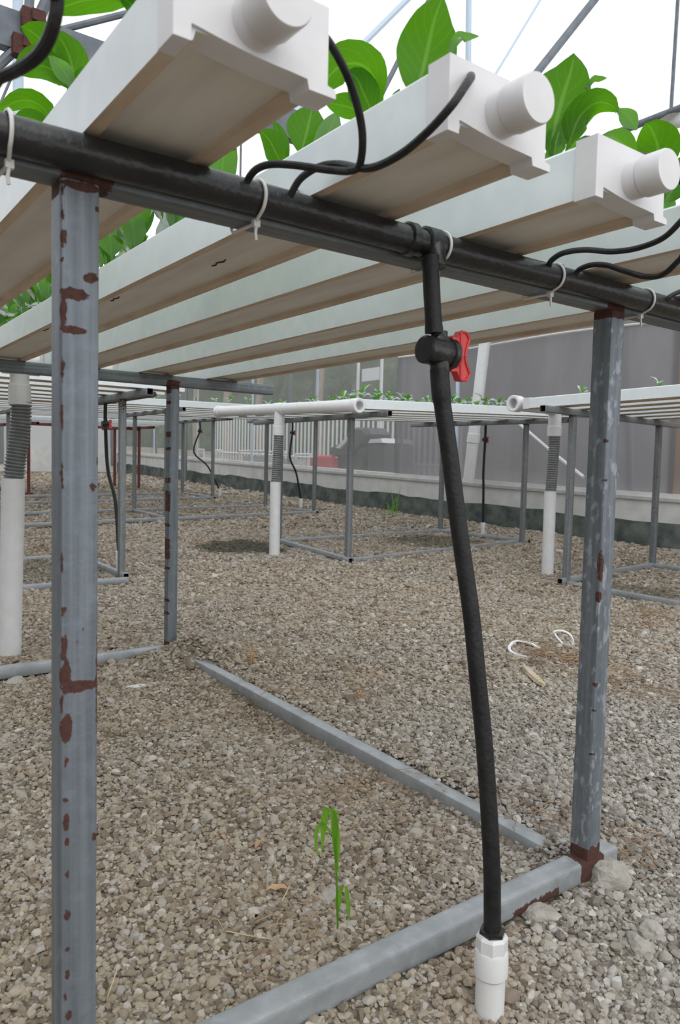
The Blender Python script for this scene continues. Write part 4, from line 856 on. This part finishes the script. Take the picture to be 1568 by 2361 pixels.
# white pipes by the net wall
mb = MB(); a, b = un(1080, 1112, 0, 5.78), un(1119, 780, 0, 5.78); d_ = (b-a); mb.tube([a, b+d_*.25], .062, 20)
mb2 = MB(); mb2.lathe([(.063,0),(.070,.004),(.070,.10),(.063,.104)], tuple(a+d_*.28), tuple(d_), 20)
t = thing('leaning_pipe', 'thick white pipe leaning against the net wall behind the red valve', 'pipe', tuple(a)); link('pipe', mb.mesh('pipe', 'pvc'), t, tuple(-Vector(a))); link('coupling', mb2.mesh('coupling', 'pvc'), t, tuple(-Vector(a)))
mb = MB(); mb.tube([un(1190,971,0,5.72), un(1276,1045,0,5.72)], .017, 8); tag(link('white_rod', mb.mesh('white_rod', 'pvc')), 'upper slanting white rod in front of the dark net', 'rod')
mb = MB(); mb.tube([un(1287,1054,0,5.72), un(1345,1100,0,5.72)], .02, 8); tag(link('white_rod', mb.mesh('white_rod', 'pvc')), 'lower slanting white rod in front of the dark net', 'rod')
mb = MB(); q0, q1 = un(1052,1090,0,5.8), un(1058,780,0,5.8); mb.tube([q0, q1], .022, 8); tag(link('wall_stay', mb.mesh('wall_stay', 'pale_steel')), 'thin pale blue upright left of the leaning white pipe', 'rod')

# ------------------------------------------------------------------ roof steel
def beam_thing():
    t = thing('gutter_beam', 'deep grey steel roof beam crossing behind the leaves at upper left', 'beam', (1, 3.0, 2.68))
    mb = MB(); prof = [(0,-.085),(.07,-.085),(.07,-.078),(.008,-.078),(.008,.05),(.016,.056),(.016,.062),(.008,.068),(.008,.078),(.07,.078),(.07,.085),(0,.085)]
    n = len(prof); mb.loft([[(x, y*.9-.02, z) for y, z in prof] for x in (-4.0, 6.05)]); link('web_channel', mb.mesh('web_channel', 'roof_steel', 30), t)
    for x, z in ((-.30, .05), (-.34, -.08)):
        mb = MB(); mb.box((x, -.035, z), (.10, .06, .09)); mb.box((x+.02, -.05, z+.02), (.06, .05, .05)); tag(link('rusted_bracket', mb.mesh('rusted_bracket', 'rust'), t), 'rusted bracket')
beam_thing()
ROOF = [(6.5, 5.2), (5.7, 6.0), (4.2, 6.5), (2.0, 6.8), (0, 6.4), (-2.2, 5.6), (-3.7, 4.6)]
def roof_z(x):
    for (x1, z1), (x0, z0) in zip(ROOF, ROOF[1:]):
        if x0 <= x <= x1: return z0+(z1-z0)*(x-x0)/(x1-x0)-.08
    return 4.5
def rod(label, a, b, r, m='roof_steel', y=3.0, name='roof_rod', n=8, ext=(True, True)):
    """web bar of the truss in the plane y: its direction is measured, its ends run to the beam and to the top chord"""
    mb = MB(); A, B = (Vector(tuple(un(*q, 1, y))) for q in (a, b)); D = B-A
    lo, hi = (A, B) if A.z < B.z else (B, A); D = hi-lo
    if ext[0] and lo.z > 2.74: lo = lo-D*((lo.z-2.74)/D.z)
    if ext[1]:
        t = 0
        while t < 40 and (hi+D*t/D.length).z < roof_z((hi+D*t/D.length).x): t += .05
        hi = hi+D*t/D.length
    mb.tube([lo, hi], r, n); tag(link(name, mb.mesh(name, m)), label, 'roof rod')
rod('short grey truss upright at the upper left corner above the rusted bracket', (64,62), (72,-60), .022)
rod('slanting grey truss bar right of the short upright, upper left', (75,75), (135,-60), .026)
rod('thin grey truss bar running right from the beam to the broad leaf', (128,72), (345,18), .016, ext=(True, True))
rod('grey truss bar dropping left from the rusted bracket', (45,105), (-40,185), .022, ext=(False, False))
rod('thin dark rod slanting behind the leaves at the left edge', (28,175), (-2,245), .006, ext=(False, True))
rod('thick dark grey roof tube slanting up right of the second outlet', (1195,222), (1385,-18), .030, n=14)
rod('dark grey roof tube rising behind the round drooping leaf', (838,300), (928,122), .017)
rod('pale blue roof bar slanting at the top centre', (800,138), (950,-12), .018, 'pale_steel')
rod('thin pale blue rod slanting at the top right of centre', (1120,208), (1254,-14), .009, 'pale_steel')
rod('pale blue vertical bar behind the second channel cap', (1079,240), (1081,-20), .020, 'pale_steel')
EX = 6.1; E0 = un(1568, 250, 0, EX); EZ = float(E0[2])
mb = MB(); mb.tube([(EX, y, EZ) for y in axis_pts([(-3, 16, 1)])], .033, 14)
t = thing('eave_pipe', 'dark grey eave pipe running behind the plants at right edge', 'pipe', (EX, E0[1], EZ)); link('pipe', mb.mesh('pipe', 'roof_steel'), t, tuple(-t.location))
for y in (-2.5, 9.2, 14.5):
    mb = MB(); mb.tube([(EX, y, g0(wx(y), y)+.45), (EX, y, EZ)], .025, 8); link('support', mb.mesh('support', 'roof_steel'), t, tuple(-t.location))
A = un(1547, 258, 0, EX); B = un(1563, 0, 0, EX); D = B-A; B = A+D*1.35; B[2] = min(B[2], 5.45)
mb = MB(); mb.tube([tuple(A), tuple(B)], .016, 8); tag(link('roof_rod', mb.mesh('roof_rod', 'roof_steel')), 'thin grey upright rod at the top right edge', 'roof rod')
mb = MB(); mb.tube([(x, 3.0, z-.10) for x, z in ROOF[1:]], .035, 10); tag(link('top_chord', mb.mesh('top_chord', 'roof_steel')), 'grey truss chord under the film roof above the beam', 'roof rod')
rod('thin dark vertical rod seen through the gap left of the second channel', (554,420), (556,300), .006, y=3.03)
P = un(42, 230, 1, 6.2); mb = MB(); mb.tube([(P[0], 6.2, g(P[0], 6.2)-.02), (P[0], 6.2, 4.9)], .045, 12); tag(link('roof_column', mb.mesh('roof_column', 'pale_steel')), 'pale steel roof column beyond the left edge plants', 'column')
for k, (x, y) in enumerate(((4.75, 5.9),)):
    mb = MB(); mb.tube([(5.75, 12.3, g(5.75, 12.3)-.02), (5.75, 12.3, 4.2)], .05, 10); tag(link('roof_column', mb.mesh('roof_column', 'galv_far')), 'thin grey column by the bend of the far wall', 'column')

# ------------------------------------------------------------------ the yard beyond the net
def yard(name, x0, x1, lift_, m, label):
    yy = axis_pts([(5, 36, .8)]); xx = [x0+(x1-x0)*k/4 for k in range(5)]; mb = MB()
    top = [(x, y, g(x, y)+lift_) for y in yy for x in xx]; n = 5
    mb.add(top, [(j*n+i, j*n+i+1, (j+1)*n+i+1, (j+1)*n+i) for j in range(len(yy)-1) for i in range(n-1)])
    tag(link(name, mb.mesh(name, m, 0)), label, kind='structure')
yard('yard_path', 6.5, 7.9, .10, 'path', 'pale paved path outside the net'); yard('lawn', 10.2, 19, .05, 'lawn', 'strip of lawn outside the net')
mb = MB(); yy = axis_pts([(5, 36, .8)]); mb.loft([[(9.9, y, g(9.9, y)-.1), (9.9, y, g(9.9, y)+.42), (10.1, y, g(9.9, y)+.42), (10.1, y, g(9.9, y)-.1)] for y in yy]); M['tan'] = mat('tan_garden_wall', (.40, .35, .28), .9, col2=(.33, .28, .22), scale=3)
tag(link('garden_wall', mb.mesh('garden_wall', 'tan')), 'low tan garden wall in the yard beyond the net', 'wall')
def crown_mesh(seed, n=9, R=1.0):
    from mathutils import noise
    rr = random.Random(seed); bm = bmesh.new()
    for k in range(n):
        c = Vector((rr.uniform(-.8, .8)*R, rr.uniform(-1, 1)*R, rr.uniform(-.7, .7)*R)); q = bmesh.ops.create_icosphere(bm, subdivisions=3, radius=R*rr.uniform(.35, .6)); o_ = Vector((rr.uniform(0, 50), 0, 0))
        for v in q['verts']: v.co = v.co*(1+.35*noise.noise(v.co*4/R+o_)+.25*noise.noise(v.co*11/R+o_))+c
    me = bpy.data.meshes.new('crown'); bm.to_mesh(me); bm.free(); me.materials.append(M['hedge_solid']); return me
M['hedge_solid'] = mat('dull_evergreen', (.050, .075, .045), .9, col2=(.10, .13, .075), scale=9, bump_=.6, bscale=25)
CR = [crown_mesh(s) for s in (1, 2, 3)]
for i, (u, x, w_, lb) in enumerate(((525,10.6,.15,'pale tree trunk beyond the net right of the curved hose table'), (598,10.4,.11,'slimmer tree trunk beyond the net, left of the corrugated hose'), (452,11.5,.13,'tree trunk beyond the net behind the far table'), (735,11.0,.13,'tree trunk in the yard behind the red barrier'))):
    P = un(u, 1040, 0, x); zb_ = g(P[0], P[1]); t = thing('tree', lb, 'tree', (P[0], P[1], zb_), 'trees in the yard')
    mb = MB(); mb.tube([(0,0,-.1),(.02,0,.5),(-.02,.03,1.8),(.05,0,3.4)], [w_*1.25, w_, w_*.9, w_*.7], 12); link('trunk', mb.mesh('trunk', 'bark'), t); o = link('crown', CR[i % 3], t, (0, 0, 4.3)); o.scale = (.62, .62, .7)
for i, (y, h) in enumerate(((6.0, 4.2), (10.6, 5.0), (15.2, 4.6), (19.8, 5.4), (24.4, 5.6), (29, 6.0), (33.6, 6.4), (38.2, 7.0), (42.8, 7.5))):
    from mathutils import noise
    x0_ = 13.2+.35*i; z = g(x0_, y); mb = MB(); V = []; nu, nv = 40, 44
    for a_ in range(nv+1):
        for b_ in range(nu):
            th = 2*PI*b_/nu; hh = a_/nv; rr_ = (.55+.45*math.sin(PI*min(1, hh*.92+.08))**.5)*(1 if hh < 1 else .3); q = Vector((math.cos(th)*1.2*rr_, math.sin(th)*2.22*rr_, hh*h))
            d_ = .22*noise.noise(q*1.1+Vector((i*9, 0, 0)))+.16*noise.noise(q*3.1+Vector((0, i*7, 0))); V.append(((q.x)*(1+d_*.8), max(-2.27, min(2.27, q.y*(1+d_*.25))), q.z*(1+.1*d_)-.1))
    mb.add(V, [(a_*nu+b_, a_*nu+(b_+1) % nu, (a_+1)*nu+(b_+1) % nu, (a_+1)*nu+b_) for a_ in range(nv) for b_ in range(nu)]+[tuple(nv*nu+b_ for b_ in range(nu))])
    t = thing('hedge', 'tall dull evergreen hedge section beyond the yard, %s from the right' % (['first']+ORD[1:])[i], 'hedge', (x0_, y, z), 'evergreens beyond the yard'); link('foliage', mb.mesh('foliage', 'hedge_solid'), t)
    mb = MB(); mb.tube([(0,0,-.15),(0,0,.8)], .1, 8); link('stem', mb.mesh('stem', 'bark'), t)
t = thing('railing_fence', 'white upright railing fence beyond the net behind the header pipe table', 'fence', (9.6, 9, g(9.6, 9)))
barm = MB(); barm.box((0, 0, .95), (.03, .035, 1.5)); barm = barm.mesh('rail_bar', 'fence', 0)
for k in range(64):
    y = 8.6+.16*k; link('rail_bar', barm, t, (0, y-9, g(9.6, y)-g(9.6, 9)))
for h in (.45, 1.6):
    mb = MB(); mb.tube([(0, y-9, g(9.6, y)-g(9.6, 9)+h) for y in axis_pts([(8.5, 18.8, .8)])], .025, 6); link('cross_rail', mb.mesh('cross_rail', 'fence'), t)
def frame_box(label, u0, u1, v0, v1, x):
    A, B = un(u0, v1, 0, x), un(u1, v0, 0, x); y0_, y1_, z1_ = A[1], B[1], (A[2]+B[2])/2+.0; z1_ = un((u0+u1)/2, v0, 0, x)[2]; gz_ = g(x, (y0_+y1_)/2)+.1
    t = thing('white_rack', label, 'rack', (x, y0_, gz_))
    for yy_ in (y0_, y1_):
        for xx in (x, x+.45): mb = MB(); mb.tube([(xx, yy_, gz_), (xx, yy_, z1_)], .02, 8); link('leg', mb.mesh('leg', 'pvc'), t, tuple(-t.location))
    for xx in (x, x+.45): mb = MB(); mb.tube([(xx, y0_, z1_), (xx, y1_, z1_)], .022, 8); link('top_rail', mb.mesh('top_rail', 'pvc'), t, tuple(-t.location))
    mb = MB(); mb.box((x+.22, (y0_+y1_)/2, (gz_+z1_)/2+.02), (.36, abs(y1_-y0_)*.8, abs(z1_-gz_)*.55)); link('bundle', mb.mesh('bundle', 'sill'), t, tuple(-t.location))
frame_box('white pipe rack beyond the net left of the corrugated hose', 552, 612, 1040, 1070, 7.0)
frame_box('white pipe rack beyond the net right of the corrugated hose', 634, 668, 1046, 1074, 7.0)
frame_box('small white rack beyond the net by the curved hose', 455, 470, 1037, 1063, 7.0)
# red barrier
A = un(712, 1085, 0, 6.9); B = un(766, 1055, 0, 6.9); zb_ = g(6.9, B[1])+.1; yA, yB, zt_ = A[1], B[1], B[2]
t = thing('red_barrier', 'red plastic barrier with a notch standing beyond the net', 'barrier', (6.9, yA, zb_))
mb = MB(); L_ = yB-yA; Hh = zt_-zb_; pr = [(0,0),(.30*L_,0),(.34*L_,Hh*.55),(.62*L_,Hh*.55),(.62*L_,0),(L_,0),(L_*.97,Hh),(.06*L_,Hh)]
n = len(pr); mb.add([(0, a, b) for a, b in pr]+[(.14, a, b) for a, b in pr], [tuple(range(n)), tuple(range(2*n-1, n-1, -1))]+[(i, (i+1) % n, n+(i+1) % n, n+i) for i in range(n)]); link('body', mb.mesh('body', 'red', 0), t)
mb = MB(); mb.tube([(.07, .1*L_, Hh), (.07, .9*L_, Hh)], .04, 8); link('top_bar', mb.mesh('top_bar', 'red'), t)
# dark covered machine and crate
def slab(name, label_pts, x0, x1, m, parent):
    n = len(label_pts); F0 = [tuple(un(u, v, 0, x0)) for u, v in label_pts]; F1 = [(x1, q[1], q[2]) for q in F0]; mb = MB()
    cy0 = sum(q[1] for q in F0)/n; cz0 = sum(q[2] for q in F0)/n
    s_ = lambda q, x, k: (x, cy0+(q[1]-cy0)*k, cz0+(q[2]-cz0)*k)
    mb.loft([[s_(q, x0, .86) for q in F0], [s_(q, x0+.06, 1) for q in F0], [s_(q, x1-.06, 1) for q in F0], [s_(q, x1, .86) for q in F0]]); link(name, mb.mesh(name, m, 30), parent, tuple(-parent.location))
P = un(790, 1070, 0, 7.0); t = thing('covered_machine', 'dark tarpaulin covered machine with a raised tilted tray beyond the net', 'machine', (7.0, P[1], g(7.0, P[1])+.1))
slab('tray', [(756,1052),(754,1036),(770,1028),(800,1010),(815,985),(838,985),(850,1000),(846,1012),(815,1045),(790,1055)], 7.0, 7.5, 'tarp', t)
slab('body', [(775,1090),(775,1052),(812,1040),(835,1020),(842,1050),(836,1090)], 7.05, 7.55, 'tarp', t)
slab('lit_edge', [(770,1034),(800,1006),(808,1008),(782,1036)], 6.96, 7.0+.09, 'fence', t)  # light on the tray's edge, put in as a white slab
P = un(862, 1070, 0, 7.0); t = thing('crate', 'dark crate with a pale lid beside the covered machine beyond the net', 'crate', (7.0, P[1], g(7.0, P[1])+.1))
slab('box', [(845,1095),(845,1022),(888,1022),(888,1095)], 7.0, 7.6, 'tarp', t); slab('lid', [(846,1022),(852,1012),(880,1010),(884,1021)], 6.98, 7.6, 'fence', t)
P = un(852, 862, 0, 8.6); t = thing('white_board', 'white framed board beyond the net above the header pipe plants', 'board', (8.6, P[1], g(8.6, P[1])))
A = un(834, 880, 0, 8.6); B = un(872, 846, 0, 8.6); mb = MB(); mb.box((8.62, (A[1]+B[1])/2, (A[2]+B[2])/2), (.04, abs(A[1]-B[1]), abs(A[2]-B[2]))); link('panel', mb.mesh('panel', 'fence', 0), t, tuple(-t.location))
for u in (826, 880): q = un(u, 862, 0, 8.6); mb = MB(); mb.tube([(8.6, q[1], g(8.6, q[1])), (8.6, q[1], q[2]+.35)], .03, 8); link('upright', mb.mesh('upright', 'fence'), t, tuple(-t.location))

# ------------------------------------------------------------------ gravel
def stone_material():
    m = bpy.data.materials.new('gravel_stone'); m.use_nodes = True; nt = m.node_tree; b = nt.nodes['Principled BSDF']; L = nt.links.new
    oi = nt.nodes.new('ShaderNodeObjectInfo'); geo = nt.nodes.new('ShaderNodeNewGeometry'); co = geo.outputs['Position']
    r = nt.nodes.new('ShaderNodeValToRGB'); e = r.color_ramp.elements; e[0].position = 0; e[0].color = (.165, .128, .088, 1); e[1].position = 1; e[1].color = (.58, .53, .455, 1)
    for p_, c_ in ((.3, (.285, .235, .17)), (.55, (.365, .31, .23)), (.75, (.42, .365, .28)), (.9, (.365, .345, .315))): q = e.new(p_); q.color = (*c_, 1)
    L(oi.outputs['Random'], r.inputs[0])
    grey = nramp(nt, nnoise(nt, co, 1.1, 3, .55), .42, .68)
    sx = nt.nodes.new('ShaderNodeSeparateXYZ'); L(co, sx.inputs[0])
    gx = nramp(nt, nmath(nt, 'SUBTRACT', sx.outputs[0], nmath(nt, 'MULTIPLY', sx.outputs[1], .45)), .35, 1.0); gx = nmath(nt, 'MULTIPLY', gx, nmath(nt, 'SUBTRACT', 1.0, nmath(nt, 'MULTIPLY', nramp(nt, sx.outputs[1], .3, 1.4), .85)))
    hs = nt.nodes.new('ShaderNodeHueSaturation'); hs.inputs['Saturation'].default_value = .40; hs.inputs['Value'].default_value = 1.05; L(r.outputs[0], hs.inputs['Color'])
    c = nmix(nt, nmath(nt, 'MULTIPLY', nmath(nt, 'MAXIMUM', nmath(nt, 'MULTIPLY', grey, .55), gx), .8), r.outputs[0], hs.outputs[0])
    tan = nramp(nt, nnoise(nt, co, 2.6, 4, .6), .55, .75); c = nmix(nt, nmath(nt, 'MULTIPLY', tan, .4), c, (.30, .19, .10))
    mo = nramp(nt, nnoise(nt, co, 1.7, 3, .6), .66, .78); c = nmix(nt, nmath(nt, 'MULTIPLY', mo, .45), c, (.17, .19, .09))
    c = nmix(nt, nmath(nt, 'MULTIPLY', nnoise(nt, co, 160, 3), .35), c, (.16, .14, .12))
    c = patches(nt, co, c); L(c, b.inputs['Base Color']); b.inputs['Roughness'].default_value = .92; b.inputs['Specular IOR Level'].default_value = .25
    return m
M['pebble'] = stone_material()
def pebble_mesh(seed, sub=2):
    from mathutils import noise
    bm = bmesh.new(); bmesh.ops.create_icosphere(bm, subdivisions=sub, radius=1); o_ = Vector((seed*7.3, seed*1.7, 0)); rr = random.Random(seed)
    cuts = [(Vector((rr.gauss(0,1), rr.gauss(0,1), rr.gauss(0,1))).normalized(), rr.uniform(.5, .8)) for _ in range(6)]
    for v in bm.verts:
        v.co *= 1+.3*noise.noise(v.co*1.2+o_)
        for n_, d in cuts:
            h = v.co.dot(n_)-d
            if h > 0: v.co -= n_*h*.9
    me = bpy.data.meshes.new('pebble'); bm.to_mesh(me); bm.free(); me.materials.append(M['pebble']); me.polygons.foreach_set('use_smooth', [True]*len(me.polygons)); me.set_sharp_from_angle(angle=math.radians(32)); return me
rs = np.random.RandomState(5); pts = []; rad = []
TANH = .4525
def blocked(x, y, z_): return False
def scatter(d0, d1, dens, rmean, margin):
    w0 = TANH*1.04; A = ((d1*d1-d0*d0)*w0+2*margin*(d1-d0)); n = int(A*dens); k = 0
    dd = np.sqrt(rs.uniform(d0*d0, d1*d1, n)); ww = rs.uniform(-1, 1, n)*(dd*w0+margin)
    fx = _F[:2]/np.linalg.norm(_F[:2]); rx = np.array([fx[1], -fx[0]])
    for d, q in zip(dd, ww):
        x = CAM[0]+fx[0]*d+rx[0]*q; y = CAM[1]+fx[1]*d+rx[1]*q
        if x > wx(y)-.03 or y > 16: continue
        pts.append((x, y)); rad.append(rmean*math.exp(rs.normal(0, .33)))
scatter(.55, 1.5, 21000, .0043, .3); scatter(1.5, 2.6, 18500, .0046, .3); scatter(2.6, 4.5, 11500, .0056, .25); scatter(4.5, 7.5, 5200, .0076, .2); scatter(7.5, 11.5, 1900, .0105, .15); scatter(11.5, 16.5, 700, .017, .1)
N = len(pts); rot = rs.uniform(0, 2*PI, N); tilt = rs.normal(0, .35, (N, 2)); flat = rs.uniform(.45, .85, N); elong = rs.uniform(.75, 1.35, N); kinds = rs.randint(0, 6, N)
def in_rail(x, y): return (abs(y) < .021 and -.07 < x < 1.02) or (abs(x-TW) < .021 and .3 < y < 1.62) or (abs(y-TL) < .021 and -.1 < x < .75) or math.hypot(x-SB.x, y-SB.y) < .021
zz = np.array([g(x, y) for x, y in pts]); zz += np.array(rad)*rs.uniform(.0, .7, N)
keep = [i for i in range(N) if not in_rail(*pts[i])]
# the largest stones nearest the viewer are single objects
vis = []
for i in keep:
    P = np.array([pts[i][0], pts[i][1], zz[i]])-CAM; d = P@_F; u = CX+F_PX*(P@_R)/d; v = CY-F_PX*(P@_U)/d
    if 5 < u < 1563 and 1500 < v < 2355 and not (110 < u < 230): vis.append((rad[i]*elong[i]/d, i))
vis.sort(reverse=True); single = [i for _, i in vis[:280]]; ss = set(single)
PM = [pebble_mesh(s) for s in range(6)]
for i in single:
    o = link('stone', PM[kinds[i]], floor, (pts[i][0], pts[i][1], zz[i]), (tilt[i][0], tilt[i][1], rot[i])); o.scale = (rad[i]*elong[i], rad[i], rad[i]*flat[i])
rest = [i for i in keep if i not in ss]
me = bpy.data.meshes.new('gravel'); me.from_pydata([(pts[i][0], pts[i][1], float(zz[i])) for i in rest], [], [])
a = me.attributes.new('rotv', 'FLOAT_VECTOR', 'POINT'); a.data.foreach_set('vector', [q for i in rest for q in (tilt[i][0], tilt[i][1], rot[i])])
a = me.attributes.new('sclv', 'FLOAT_VECTOR', 'POINT'); a.data.foreach_set('vector', [q for i in rest for q in (rad[i]*elong[i], rad[i], rad[i]*flat[i])])
a = me.attributes.new('kind', 'INT', 'POINT'); a.data.foreach_set('value', [int(kinds[i]) for i in rest])
grv = tag(link('gravel', me, floor), kind='stuff')
ng = bpy.data.node_groups.new('scatter_gravel', 'GeometryNodeTree'); ng.interface.new_socket('Geometry', in_out='INPUT', socket_type='NodeSocketGeometry'); ng.interface.new_socket('Geometry', in_out='OUTPUT', socket_type='NodeSocketGeometry')
nn = ng.nodes; gi = nn.new('NodeGroupInput'); go = nn.new('NodeGroupOutput'); iop = nn.new('GeometryNodeInstanceOnPoints'); gti = nn.new('GeometryNodeGeometryToInstance')
from mathutils import noise as _ns
for k in range(6):       # six angular pebble shapes made in the node tree
    ico = nn.new('GeometryNodeMeshIcoSphere'); ico.inputs['Radius'].default_value = 1; ico.inputs['Subdivisions'].default_value = 2
    po = nn.new('GeometryNodeInputPosition'); no = nn.new('ShaderNodeTexNoise'); no.inputs['Scale'].default_value = .9; no.inputs['Detail'].default_value = 1.42
    va = nn.new('ShaderNodeVectorMath'); va.operation = 'ADD'; va.inputs[1].default_value = (k*5.3, k*2.1, k*3.7); ng.links.new(po.outputs[0], va.inputs[0]); ng.links.new(va.outputs[0], no.inputs['Vector'])
    su = nn.new('ShaderNodeVectorMath'); su.operation = 'SUBTRACT'; su.inputs[1].default_value = (.5, .5, .5); ng.links.new(no.outputs['Color'], su.inputs[0])
    mu = nn.new('ShaderNodeVectorMath'); mu.operation = 'SCALE'; mu.inputs['Scale'].default_value = 1.7; ng.links.new(su.outputs[0], mu.inputs[0])
    spn = nn.new('GeometryNodeSetPosition'); ng.links.new(ico.outputs['Mesh'], spn.inputs['Geometry']); ng.links.new(mu.outputs[0], spn.inputs['Offset'])
    sm = nn.new('GeometryNodeSetMaterial'); sm.inputs['Material'].default_value = M['pebble']; ng.links.new(spn.outputs[0], sm.inputs['Geometry'])
    ng.links.new(sm.outputs[0], gti.inputs[0])
def nat(name, dt):
    q = nn.new('GeometryNodeInputNamedAttribute'); q.data_type = dt; q.inputs['Name'].default_value = name; return q.outputs['Attribute']
e2r = nn.new('FunctionNodeEulerToRotation'); ng.links.new(nat('rotv', 'FLOAT_VECTOR'), e2r.inputs[0])
ng.links.new(gi.outputs[0], iop.inputs['Points']); ng.links.new(gti.outputs[0], iop.inputs['Instance']); iop.inputs['Pick Instance'].default_value = True
ng.links.new(nat('kind', 'INT'), iop.inputs['Instance Index']); ng.links.new(e2r.outputs[0], iop.inputs['Rotation']); ng.links.new(nat('sclv', 'FLOAT_VECTOR'), iop.inputs['Scale']); ng.links.new(iop.outputs[0], go.inputs[0])
mod = grv.modifiers.new('scatter', 'NODES'); mod.node_group = ng
